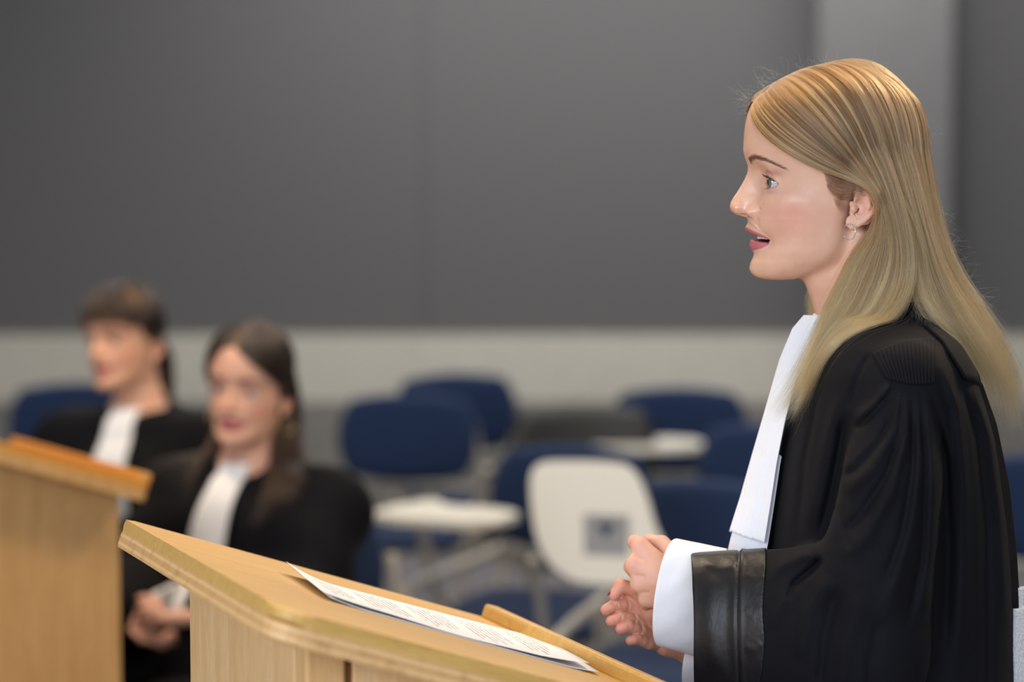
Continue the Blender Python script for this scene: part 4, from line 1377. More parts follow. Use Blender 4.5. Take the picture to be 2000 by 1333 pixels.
# ------------------------------------------------------------ narrow stole hanging from the shoulder with a white fur end
def strip_fn(c0, c1, bfun, off):
    def fn(u, v):
        l = np.stack([np.interp(v, np.linspace(0, 1, len(c0)), [q[0] for q in c0]), np.interp(v, np.linspace(0, 1, len(c0)), [q[1] for q in c0])], 1)
        r = np.stack([np.interp(v, np.linspace(0, 1, len(c1)), [q[0] for q in c1]), np.interp(v, np.linspace(0, 1, len(c1)), [q[1] for q in c1])], 1)
        q = l * (1 - u)[:, None] + r * u[:, None]
        b = bfun(u, v)
        f = 1 + b * S0 / Y0
        return np.stack([1000 + (q[:, 0] - 1000) * f, b, 300 + (q[:, 1] - 300) * f], 1)
    return fn
def stole_fn(u, v):
    L = [(1752, 602), (1800, 630), (1842, 668), (1880, 730), (1925, 830), (1952, 950), (1968, 1080), (1974, 1182)]
    Rr = [(1776, 592), (1828, 620), (1872, 668), (1912, 735), (1945, 830), (1970, 950), (1984, 1080), (1991, 1194)]
    k = np.linspace(0, 1, len(L))
    q = np.stack([np.interp(v, k, [x[i] for x in L]) * (1 - u) + np.interp(v, k, [x[i] for x in Rr]) * u for i in (0, 1)], 1)
    p = surf_near(q[:, 0], q[:, 1], 4.0)
    b = np.minimum(p[:, 1] - 3, -118 - 30 * np.minimum(1, v * 3)) + 0 * u
    b = np.where(v > 0.45, -150 - 16 * np.sin(v * 2.5) + 26 * u, b)
    f = 1 + b * S0 / Y0
    return np.stack([1000 + (q[:, 0] - 1000) * f, b, 300 + (q[:, 1] - 300) * f], 1)
ST = grid_mesh('stole', stole_fn, 14, 80, M['robe_black'], SPK, 0.003)
fu = strip_fn([(1974, 1190), (1977, 1290), (1978, 1400), (1980, 1460)], [(2014, 1182), (2018, 1290), (2020, 1400), (2020, 1460)], lambda u, v: -146 + 50 * u - 6 * np.sin(v * 3), 0)
grid_mesh('fur_end', fu, 16, 50, M['fur_white'], ST, 0.012)
f2 = strip_fn([(1988, 1150), (1990, 1170), (1991, 1194)], [(2000, 1146), (1998, 1170), (1996, 1194)], lambda u, v: -140 + 20 * u, 0)
grid_mesh('fur_tuft', f2, 5, 8, M['fur_white'], ST, 0.003)

# ------------------------------------------------------------ pleated white bands at the throat
def jab(y_end_front, y_end_near, inset, b_scale, t0=0.0, bandlen=1.0):
    FR = np.array([(1570, 616), (1548, 642), (1523, 702), (1500, 780), (1472, 880), (1447, 970), (1425, 1036)], float)
    NE = np.array([(1622, 617), (1604, 656), (1549, 742), (1529, 820), (1512, 905), (1500, 985), (1488, 1062)], float)
    if y_end_front > 1040:
        FR = np.vstack([FR, [1410, 1095]]); NE = np.vstack([NE, [1474, 1125]])
    def fn(u, v):
        s = 2 * u - 1                        # -1 near .. 1 far
        tv_ = t0 + v * (bandlen - t0)
        k = np.linspace(0, 1, len(FR))
        fr = np.stack([np.interp(tv_, k, FR[:, 0]), np.interp(tv_, k, FR[:, 1])], 1)
        ne = np.stack([np.interp(tv_, k, NE[:, 0]), np.interp(tv_, k, NE[:, 1])], 1)
        w = np.abs(s) ** 1.25
        q = fr * (1 - w)[:, None] + ne * w[:, None]
        bb = s * (34 + 44 * tv_) * b_scale
        wav = (np.abs(((s * 6.5 + 0.25 * np.sin(tv_ * 6)) % 1) * 2 - 1) - 0.5) * (1.0 + 5.0 * tv_ ** 1.3) * np.clip(1.6 - 1.3 * w, .3, 1)
        f = 1 + bb * S0 / Y0
        a = 1000 + (q[:, 0] - 1000) * f + wav * 0.75 + inset + 5.0 / (1 + np.exp(-(w - .6) * 40))
        return np.stack([a, bb + wav * 0.8 * np.sign(s + 1e-6), 300 + (q[:, 1] - 300) * f + 0.8 * np.abs(wav) * v], 1)
    return fn
JB = grid_mesh('jabot', jab(1036, 1060, 0, 1.0), 200, 90, M['shirt_white'], SPK, 0.0008)
grid_mesh('under_band', jab(1100, 1120, 7, 0.92, 0.55, 1.0), 200, 50, M['shirt_white'], JB, 0.0008)
def collar(u, v):
    ph = (u * 2 - 1) * math.pi
    cr = 0.5 + 0.5 * np.cos(ph)          # 1 at the front
    rx = 96 + 34 * cr * 1.0; 
    a = 1706 - (92 + 10 * cr * v) * np.cos(ph) - 22 * cr
    b = (96 + 5 * v) * np.sin(ph)
    c = 606 + 14 * v + 2 * cr * v + 8 * cr - 4 * np.cos(ph * 14) * 0.25 * cr
    r = 1.2 * np.sin(ph * 40 + v * 3) * cr
    return np.stack([a + r, b, c], 1)
grid_mesh('collar', collar, 260, 14, M['shirt_white'], SPK, 0.0015)

# ------------------------------------------------------------ shirt cuffs
def cuff(top, bot, x1, t1, b1, bc, depth, name):
    """open white cuff: mouth ring leaning, back ring hidden in the sleeve"""
    def fn(u, v):
        ph = u * 2 * math.pi
        cy = np.cos(ph); sy = np.sin(ph)
        # mouth: cy=-1 top, +1 bottom
        ym = (top[1] + bot[1]) / 2 + (bot[1] - top[1]) / 2 * cy
        lean = (top[0] + bot[0]) / 2 + (bot[0] - top[0]) / 2 * cy
        sq = np.sign(sy) * np.abs(sy) ** 0.75
        xm = lean - 26 * np.clip(-sy, 0, 1) ** 0.8 * 1.0 + 14 * np.clip(sy, 0, 1)
        bm_ = bc + depth * sq
        yb = (t1 + b1) / 2 + (b1 - t1) / 2 * cy
        q = np.stack([xm * (1 - v) + x1 * v, ym * (1 - v) + yb * v], 1)
        b = bm_ * (1 - v) + (bc - 8 + depth * 1.05 * sq) * v
        b = b - 3.5 * np.sin(v * math.pi) * np.clip(-sy, 0, 1)
        wr = 0.9 * np.sin(ph * 9 + v * 5) * np.sin(v * 9)
        f = 1 + b * S0 / Y0
        return np.stack([1000 + (q[:, 0] - 1000) * f, b + wr, 300 + (q[:, 1] - 300) * f], 1)
    return grid_mesh(name, fn, 96, 30, M['shirt_white'], SPK, 0.0016)
cuff((1322, 1054), (1290, 1262), 1420, 1074, 1300, -78, 52, 'shirt_cuff')
cuff((1366, 1236), (1352, 1372), 1440, 1244, 1390, 34, 46, 'shirt_cuff')
# ------------------------------------------------------------ hair of the speaker
rng = np.random.default_rng(7)
NP = 26
def resample(pts, n=NP):
    q = np.array([list(v) for v in catmull([Vector(p) for p in pts], 10)])
    d = np.r_[0, np.cumsum(np.sqrt((np.diff(q, axis=0) ** 2).sum(1)))]
    t = np.linspace(0, d[-1], n)
    return np.stack([np.interp(t, d, q[:, k]) for k in range(3)], 1)
def G(*pts):
    """guide given as (px, py, b)"""
    return resample([N(x, y, b) for x, y, b in pts])
def mirror(g, da=0, grow_b=1.0):
    m = g.copy(); m[:, 1] *= -grow_b; m[:, 0] += da; return m

def skull_field(p):
    f = ell(p, (1632, 0, 268), (163, 131, 142))
    f = smin(f, face_field(p), 26)
    f = smin(f, ell(p, (1700, 0, 330), (92, 104, 96)), 34)
    return smin(f, ear_field(np.stack([p[:, 0], -np.abs(p[:, 1]), p[:, 2]], 1)), 8)
def drape_field(p):
    f = smin(torso_field(p), cap(p, SH_L, (SH_L + EL_L) / 2, 76, 90), 16)
    return smin(f, cap(p, SH_R, (SH_R + EL_R) / 2, 76, 90), 16)
def dirs_out(p):
    d = p - np.array([1632, 0, 300.0])
    d[..., 1] *= 1.35
    return d / (np.sqrt((d ** 2).sum(-1, keepdims=True)) + 1e-9)
HEADC = np.array([1640, 0, 300.0])
def sheet_strands(guides, n, thick=12, clump=60, jit=2.0, tip=5.0, cut=(0.80, 1.0), spos=None, power=1.0, lift=2.4):
    guides = np.array(guides)                    # k, NP, 3
    k = len(guides)
    s = rng.random(n) if spos is None else spos
    s = s ** power
    # clumps: strands are drawn towards the middle of their lock, more so towards the tip
    cl = np.floor(s * clump); cmid = (cl + 0.5 + rng.normal(0, .15, int(clump) + 1)[cl.astype(int)]) / clump
    tt = np.linspace(0, 1, NP)
    pull = 0.15 + 0.62 * tt ** 1.5
    S = s[:, None] * (1 - pull) + np.clip(cmid, 0, 1)[:, None] * pull
    S = np.clip(S + rng.normal(0, 0.022, n)[:, None] * (tt[None] * 1.5 - 0.3), 0, 1)
    x = S * (k - 1); i = np.clip(np.floor(x).astype(int), 0, k - 2); f = (x - i)[..., None]
    col = np.arange(NP)[None, :].repeat(n, 0)
    # smooth interpolation over the guides
    g0 = guides[np.clip(i - 1, 0, k - 1), col]; g1 = guides[i, col]; g2 = guides[i + 1, col]; g3 = guides[np.clip(i + 2, 0, k - 1), col]
    p = 0.5 * (2 * g1 + (g2 - g0) * f + (2 * g0 - 5 * g1 + 4 * g2 - g3) * f ** 2 + (3 * g1 - g0 - 3 * g2 + g3) * f ** 3)
    dirc = p - HEADC; dirc[..., 2] *= 0.35 ; dirc[:, :, 0] *= 0.8
    dirc /= np.sqrt((dirc ** 2).sum(-1, keepdims=True)) + 1e-9
    dep = rng.random(n) ** 1.3
    ramp = np.minimum(1, tt * 5)[None, :, None]
    lockh = rng.normal(0, 1, int(clump) + 1)[cl.astype(int)] * lift
    lockv = rng.normal(0, 1, (int(clump) + 1, 3))[cl.astype(int)] * np.array([10, 3, 4.0])
    p = p + lockv[:, None, :] * (tt ** 2.5)[None, :, None] * (tip / 9)
    p = p - dirc * (dep[:, None, None] * thick * ramp) + dirc * (lockh[:, None, None] * ramp * (0.4 + 0.6 * tt[None, :, None]))
    # waviness shared by a lock and its own by each strand
    ph = rng.random(int(clump) + 1)[cl.astype(int)] * 6.28; ph2 = rng.random(n) * 6.28
    am = (jit * 0.6 + tip * tt ** 2)[None, :]
    w1 = np.sin(tt[None] * 7 + ph[:, None]) * am * 0.35
    r3 = rng.normal(0, 1, (n, 3)); r4 = rng.normal(0, 1, (n, 3))
    own = r3[:, None, :] * (jit * 0.35 * np.minimum(1, tt * 6))[None, :, None] + r4[:, None, :] * (tip * 0.5 * tt ** 3)[None, :, None] \
        + (np.sin(tt[None] * 13 + ph2[:, None]) * 0.25 * am)[..., None] * r3[:, None, :] * 0.5
    p = p + own; p[..., 0] += w1
    # lie on the scalp, deeper layers closer to it
    want = (1.2 + (1 - dep)[:, None] * max(thick, 3) * ramp[..., 0]) * np.ones_like(tt)[None]
    want = want + np.clip(lockh[:, None] * 0.6 * ramp[..., 0], -1.0, 2.5)
    for _ in range(3):
        q = p.reshape(-1, 3); f = skull_field(q).reshape(n, NP)
        push = np.clip(want - f, 0, 60) * (p[..., 2] < 470)
        p = p + dirs_out(p) * push[..., None]
    # and over the shoulders instead of through them
    lowm = p[..., 2] > 555
    if lowm.any():
        q = p[lowm]; wv = (2.5 + (1 - np.repeat(dep[:, None], NP, 1)[lowm]) * 7)
        for _ in range(7):
            f = drape_field(q)
            m = f < wv
            if not m.any(): break
            qq = q[m]
            g = np.stack([(drape_field(qq + e) - drape_field(qq - e)) / 4 for e in np.eye(3) * 2], 1)
            q[m] = qq + g / np.maximum((g ** 2).sum(1), 0.2)[:, None] * np.clip(wv[m] - f[m], 0, 30)[:, None]
        p[lowm] = q
    # cut to a length
    ln = rng.uniform(cut[0], cut[1], n)
    out = np.empty_like(p)
    for j in range(n):
        t = tt * ln[j]
        for q in range(3): out[j, :, q] = np.interp(t, tt, p[j, :, q])
    return out, s, dep, cl

# guides of the near side, from the hairline to the crown
gA = [G((1479, 211, -4), (1486, 236, -36), (1506, 266, -68), (1545, 298, -100), (1600, 328, -119), (1655, 349, -129), (1694, 366, -138), (1712, 398, -141), (1706, 446, -130), (1668, 498, -112), (1642, 556, -104), (1616, 618, -106), (1588, 688, -106), (1554, 762, -94), (1530, 808, -80)),
      G((1486, 190, -3), (1500, 212, -38), (1528, 246, -72), (1575, 285, -106), (1625, 318, -126), (1672, 346, -138), (1706, 372, -144), (1722, 410, -146), (1716, 462, -137), (1688, 522, -124), (1660, 588, -118), (1626, 652, -114), (1592, 716, -106), (1562, 776, -94), (1538, 816, -84)),
      G((1512, 162, -3), (1532, 182, -42), (1570, 222, -84), (1620, 272, -118), (1668, 322, -138), (1706, 370, -148), (1730, 425, -149), (1736, 490, -144), (1722, 560, -136), (1690, 625, -134), (1645, 695, -126), (1600, 755, -112), (1560, 806, -92)),
      G((1558, 138, -3), (1586, 158, -50), (1634, 208, -100), (1684, 278, -133), (1722, 350, -147), (1746, 425, -149), (1756, 500, -146), (1746, 560, -146), (1716, 622, -152), (1668, 690, -142), (1618, 755, -122), (1580, 800, -100)),
      G((1600, 126, -3), (1636, 146, -50), (1684, 205, -104), (1728, 285, -132), (1756, 370, -144), (1774, 450, -146), (1780, 520, -146), (1768, 576, -156), (1738, 622, -172), (1694, 672, -168), (1650, 725, -150), (1610, 775, -128))]
gB = [G((1570, 134, -3), (1606, 153, -50), (1662, 210, -104), (1712, 290, -131), (1750, 380, -142), (1780, 460, -143), (1790, 530, -140), (1798, 580, -148), (1815, 622, -160), (1842, 655, -160), (1868, 690, -150), (1886, 722, -140)),
      G((1625, 120, -3), (1668, 140, -46), (1722, 205, -96), (1762, 295, -118), (1786, 390, -128), (1804, 470, -128), (1822, 540, -124), (1848, 600, -124), (1880, 655, -124), (1908, 705, -120), (1925, 755, -112)),
      G((1640, 118, -3), (1690, 134, -40), (1748, 200, -80), (1784, 295, -100), (1803, 390, -108), (1822, 475, -108), (1848, 548, -106), (1886, 615, -104), (1922, 680, -102), (1950, 750, -94), (1966, 815, -84)),
      G((1650, 116, -2), (1706, 130, -28), (1768, 192, -56), (1800, 285, -70), (1818, 385, -76), (1834, 465, -76), (1862, 540, -76), (1904, 612, -76), (1944, 685, -72), (1970, 760, -64), (1984, 838, -56)),
      G((1660, 115, 0), (1716, 126, -10), (1780, 186, -24), (1811, 280, -32), (1827, 380, -34), (1844, 462, -36), (1873, 535, -36), (1916, 606, -36), (1955, 680, -34), (1980, 760, -28), (1990, 850, -24))]
# far side
fA = [G((1482, 205, 3), (1466, 200, 26), (1458, 214, 52), (1466, 250, 84), (1500, 290, 112), (1560, 330, 128), (1620, 370, 134), (1650, 420, 138), (1644, 480, 128), (1600, 535, 116), (1574, 580, 113), (1578, 620, 116), (1592, 690, 110), (1600, 760, 95)),
      G((1486, 186, 3), (1476, 182, 26), (1476, 200, 54), (1500, 240, 96), (1550, 290, 124), (1620, 340, 138), (1670, 400, 144), (1690, 460, 138), (1690, 530, 130), (1680, 600, 128), (1670, 680, 120), (1660, 750, 110)),
      G((1520, 156, 3), (1524, 160, 40), (1560, 200, 96), (1620, 270, 132), (1680, 340, 146), (1715, 410, 150), (1735, 480, 144), (1745, 550, 136), (1750, 620, 140), (1750, 690, 140), (1750, 750, 130)),
      G((1580, 130, 3), (1610, 142, 46), (1662, 200, 100), (1716, 280, 130), (1756, 370, 142), (1780, 460, 144), (1800, 540, 138), (1830, 610, 138), (1860, 680, 134), (1880, 750, 124))]
fB = [mirror(g) for g in gB]
# roots standing off the parting: the crown line itself
BASEC = 0.66 * np.array([1.0, .82, .64]) * np.array([srgb(198, 154, 106), srgb(224, 186, 142), srgb(168, 122, 80), srgb(104, 72, 46), srgb(236, 206, 170)])
def colour_strands(n, cl, s, t, dark_root=0.75):
    lock = rng.random(600)[(cl.astype(int) * 7) % 600]
    mix = 0.72 * lock + 0.28 * rng.random(n)
    i = np.clip((mix * 5).astype(int), 0, 4)
    c0 = BASEC[i] * rng.uniform(0.6, 1.2, (n, 1))
    tt = np.linspace(0, 1, NP)
    root = np.array(srgb(104, 76, 46))
    wr = (dark_root * np.exp(-(tt / 0.13) ** 2))[None, :, None]
    c = c0[:, None, :] * (1 - wr) + root * wr
    gold = np.array(srgb(232, 192, 126)); wg = (0.35 * tt ** 2)[None, :, None]
    return np.clip(c * (1 - wg) + gold * wg, 0.01, 0.93)
HS, HR, HC = [], [], []
RAW = []
def add_strands(p, cl, s, rad=0.000085, root=0.75):
    n = len(p)
    RAW.append(p)
    w = W3(p.reshape(-1, 3)).reshape(n, NP, 3)
    cols = colour_strands(n, cl, s, None, root)
    tt = np.linspace(0, 1, NP)
    taper = np.clip((1.02 - tt) * 3.2, 0.15, 1)
    for j in range(n):
        HS.append(w[j]); HR.append(taper * rad * rng.uniform(.8, 1.25)); HC.append(cols[j])
HN = float(os.environ.get('HN', 1.0))
for gs, n, th, clp, tip in ((gA, 9500, 13, 46, 15), (gB, 8500, 16, 40, 17), (fA, 4200, 12, 30, 9), (fB, 3600, 14, 30, 10)):
    p, s, dep, cl = sheet_strands(gs, int(n * HN), thick=th, clump=clp, tip=tip, cut=(0.64, 1.03))
    add_strands(p, cl, s)
# outermost loose layer
for gs, n, clp in ((gA, 1500, 90), (gB, 1300, 80)):
    p, s, dep, cl = sheet_strands(gs, int(n * HN), thick=-1.0, clump=clp, jit=5, tip=26, cut=(0.62, 1.03), lift=2.0)
    add_strands(p, cl, s)
# the back between the two sides
gC = [gB[4], mirror(gB[4])]
gC = [gB[4], 0.5 * (gB[4] + mirror(gB[4])) + np.array([3, 0, -1]), mirror(gB[4])]
p, s, dep, cl = sheet_strands(gC, int(2600 * HN), thick=14, clump=20, tip=10)
add_strands(p, cl, s)
# hair at the temple drawn back over the ear, darker at the roots
gT = [G((1590, 322, -114), (1620, 334, -120), (1650, 346, -127), (1676, 356, -134), (1700, 372, -140)),
      G((1606, 332, -115), (1630, 348, -120), (1655, 358, -128), (1680, 366, -134), (1704, 382, -138)),
      G((1612, 346, -116), (1632, 364, -119), (1654, 372, -124), (1676, 374, -130), (1698, 378, -136)),
      G((1616, 362, -116), (1630, 380, -118), (1648, 388, -120), (1664, 384, -124), (1680, 372, -128))]
p, s, dep, cl = sheet_strands(gT, int(420 * HN), thick=2, clump=40, jit=4.0, tip=9)
tt_ = np.linspace(0, 1, NP)
for j in range(len(p)):
    t0 = rng.random() ** 1.6 * 0.42
    p[j] = np.stack([np.interp(t0 + (1 - t0) * tt_, tt_, p[j, :, k]) for k in range(3)], 1)
n0 = len(HC); add_strands(p, cl, s, rad=0.00006, root=0.9)
for j in range(n0, len(HC)): HC[j] = HC[j] * 0.2 + np.array(srgb(92, 70, 56)) * 0.5
# fine down in front of the ear
for j in range(int(1100 * HN)):
    y = 332 + 70 * rng.random() ** 1.3; x = 1604 + (y - 332) * 0.42 + abs(rng.normal(0, 13)); dx = rng.uniform(6, 20); dy = rng.uniform(12, 30)
    q = np.array([N(x + dx * t ** 1.5, y + dy * t, -118.5 - 1.0 * math.sin(t * 3)) for t in np.linspace(0, 1, 8)])
    HS.append(W3(q)); HR.append(np.linspace(1, .2, 8) * 0.00004); HC.append(np.tile(np.array(srgb(96, 72, 54)), (8, 1)))
# flyaway hairs
def fly(x0, x1, y0, y1, b0, b1, n, L, ang, curl=1.0):
    for j in range(n):
        u = rng.random()
        a = np.array([x0 + (x1 - x0) * u, y0 + (y1 - y0) * u]) + rng.normal(0, 3, 2)
        b = rng.uniform(b0, b1); th = R(rng.normal(ang, 24)); ln = L * rng.uniform(.4, 1.3); k = rng.normal(0, 1.3) * curl
        pts = []
        q = N(a[0], a[1], b)
        for t in range(10):
            pts.append(q.copy())
            q = q + np.array([math.cos(th), rng.normal(0, .15), -math.sin(th)]) * ln / 10
            th += k / 10
        HS.append(W3(np.array(pts))); HR.append(np.linspace(1, .3, 10) * 0.000034); HC.append(np.tile(np.array(srgb(220, 186, 130)), (10, 1)))
fly(1458, 1530, 196, 142, -10, 50, 26, 44, 150)
fly(1530, 1640, 140, 122, -20, 40, 24, 34, 100)
fly(1700, 1820, 122, 290, -60, 20, 40, 40, 60)
fly(1830, 1880, 400, 540, -60, 0, 40, 42, 20)
fly(1880, 1985, 540, 760, -80, 0, 110, 46, 15)
fly(1780, 1900, 600, 730, -175, -140, 160, 50, -75)
fly(1552, 1650, 800, 700, -150, -100, 90, 60, -122)
fly(1560, 1600, 760, 690, -110, -80, 30, 60, -125)
fly(1458, 1466, 185, 225, 10, 40, 18, 40, 172)
HAIR = hair_curves('hair', HS, HR, HC, SPK, M['hair'])

# ------------------------------------------------------------ brows and lashes
def surf_a(b, c, a0=1420.0, a1=1600.0):
    """first skin in front at lateral b and row c"""
    b = np.atleast_1d(b).astype(float); c = np.atleast_1d(c).astype(float)
    a = np.full(len(b), a0)
    for _ in range(120):
        f = head_field(np.stack([a, b, c], 1))
        a = np.minimum(a + np.clip(f * 0.6, -0.5, 4), a1)
    return a
bs, br, bc = [], [], []
RAWB = []
BROWP = [(-23, 318, 4.6), (-29, 316.5, 5.4), (-38, 312, 5.2), (-56, 307.5, 4.4), (-72, 310.5, 3.4), (-86, 319, 2.4), (-95, 327.5, 1.4)]
bb = np.array([q[0] for q in BROWP], float); bcx = [q[1] for q in BROWP]; bw = [q[2] for q in BROWP]
n = 2600
u = rng.random(n) ** 0.9; nb_ = bb[0] + (bb[-1] - bb[0]) * u
cy = np.interp(-nb_, -bb, bcx); wd = np.interp(-nb_, -bb, bw)
off = np.clip(rng.normal(0, .5, n), -1.1, 1.1) * wd
sgn = np.where(rng.random(n) < .5, 1, -1)
roots_c = cy + off
ln = rng.uniform(4, 7.5, n)
# direction in (b, c): inner hairs stand up, outer ones lie along the brow
sx = np.interp(u, [0, .25, .6, 1], [0.35, 0.8, 1.0, 1.0]); sy = np.interp(u, [0, .25, .6, 1], [-0.95, -0.55, -0.05, 0.5]) + off / wd * 0.35
steps = 5
P_b = [nb_ - sx * ln * t / (steps - 1) for t in range(steps)]; P_c = [roots_c + sy * ln * t / (steps - 1) for t in range(steps)]
aa = [surf_a(P_b[t], P_c[t]) for t in range(steps)]
for j in range(n):
    pts = np.array([[aa[t][j] - 0.9 * math.sin(math.pi * (0.15 + 0.7 * t / (steps - 1))), P_b[t][j] * sgn[j], P_c[t][j]] for t in range(steps)])
    RAWB.append(pts); bs.append(W3(pts)); br.append(np.linspace(1, .35, steps) * 0.00006); bc.append(np.tile(np.array(srgb(66, 54, 50)) * rng.uniform(.7, 1.2), (steps, 1)))
BROW_RAW = RAWB
hair_curves('eyebrow', bs, br, bc, SPK, M['hair'])
ls, lr, lc = [], [], []
for sg in (-1, 1):
    for j in range(170):
        u = rng.uniform(-0.92, 0.98)
        eb_ = u; ab_ = 60 + 22.5 * eb_; mid = 356.5 + 2.5 * eb_
        cu = mid - 11.6 * math.sqrt(max(0, 1 - abs(eb_) ** 2.2)) + 0.3
        a = EYE_C[0] - math.sqrt(max(1, (EYE_R + 2.4) ** 2 - (ab_ - 57.5) ** 2 - (cu - EYE_C[2]) ** 2)) if True else 0
        L = rng.uniform(9, 16) * (0.75 + 0.35 * u)
        out = np.array([-math.cos(u * 1.0), math.sin(u * 1.0) * 1.0 + 0.1, 0.25])
        up = np.array([0, 0, -1.0])
        pts = []
        for t in np.linspace(0, 1, 8):
            d = out * (L * t) + up * (L * 0.75 * t ** 2)
            pts.append([a + d[0], (-(ab_) - d[1]) * (1 if sg < 0 else -1), cu + d[2]])
        ls.append(W3(np.array(pts))); lr.append(np.linspace(1, .25, 8) * 0.00015); lc.append(np.tile([0.006, 0.005, 0.005], (8, 1)))
    for j in range(60):
        u = rng.uniform(-0.6, 0.95)
        ab_ = 60 + 22.5 * u; mid = 356.5 + 2.5 * u
        cu = mid + 9.6 * math.sqrt(max(0, 1 - u * u)) - 0.2
        a = EYE_C[0] - math.sqrt(max(1, (EYE_R + 2.4) ** 2 - (ab_ - 57.5) ** 2 - (cu - EYE_C[2]) ** 2))
        L = rng.uniform(4, 7)
        out = np.array([-math.cos(u * 1.0), math.sin(u * 1.0), 0.6])
        pts = [[a + out[0] * L * t, (-ab_ - out[1] * L * t) * (1 if sg < 0 else -1), cu + out[2] * L * t] for t in np.linspace(0, 1, 6)]
        ls.append(W3(np.array(pts))); lr.append(np.linspace(1, .3, 6) * 0.00006); lc.append(np.tile([0.02, 0.014, 0.012], (6, 1)))
hair_curves('eyelashes', ls, lr, lc, SPK, M['hair'])

# ------------------------------------------------------------ hoop earrings set with stones
for sg in (-1, 1):
    ctr = N(1659, 453, -129); ctr[1] *= -sg
    hoop = []
    for k in range(49):
        th = R(-62 + 304 * k / 48 + 90 - 180)
        hoop.append((math.cos(th), math.sin(th)))
    c3 = Vector(W3(ctr[None])[0])
    rr = 15.0 * S0
    ax = Vector((0.72, -0.69 * -sg, 0)).normalized() if sg < 0 else Vector((0.72, 0.69, 0)).normalized()
    bm = bmesh.new()
    pts = [c3 + ax * (x * rr * 0.92) + Vector((0, 0, 1)) * (y * rr) for x, y in hoop]
    add_tube(bm, pts, 0.55 * S0 * 1.3, 8)
    er = link('hoop_earring', bm_mesh(bm, 'hoop_earring', True), M['silver'], SPK)
    bm = bmesh.new()
    for k in range(2, 47, 3):
        m = Matrix.Translation(pts[k])
        bmesh.ops.create_icosphere(bm, subdivisions=1, radius=1.75 * S0, matrix=m)
    link('stones', bm_mesh(bm, 'stones'), M['crystal'], er)
# ------------------------------------------------------------ the two seated listeners
Sm = S0 / (2.58 / 2.58)
def rigid(yaw, pitch, roll, loc, pivot=(1640, 0, 330), scale=1.0, wide=1.0):
    """speaker-space units -> world, facing -x at yaw 0 and the camera at yaw 90"""
    rot = np.array((Matrix.Rotation(R(yaw), 3, 'Z') @ Matrix.Rotation(R(pitch), 3, 'Y') @ Matrix.Rotation(R(roll), 3, 'X')))
    loc = np.array(loc, float); pv = np.array(pivot, float)
    def f(p):
        q = (np.atleast_2d(p) - pv) * S0 * scale
        m = np.stack([q[:, 0], q[:, 1] * wide, -q[:, 2]], 1)
        return m @ rot.T + loc
    return f
MOUTH[0] = 0.3
shv, shq = grow(head_field, (1408, -150, 108), (1840, 150, 660), float(os.environ.get('SV', 3)), newton=1)
shc = head_colors(shv)
slv, slq = grow(hands_field, (1150, -190, 1020), (1420, 120, 1330), 3, newton=1)

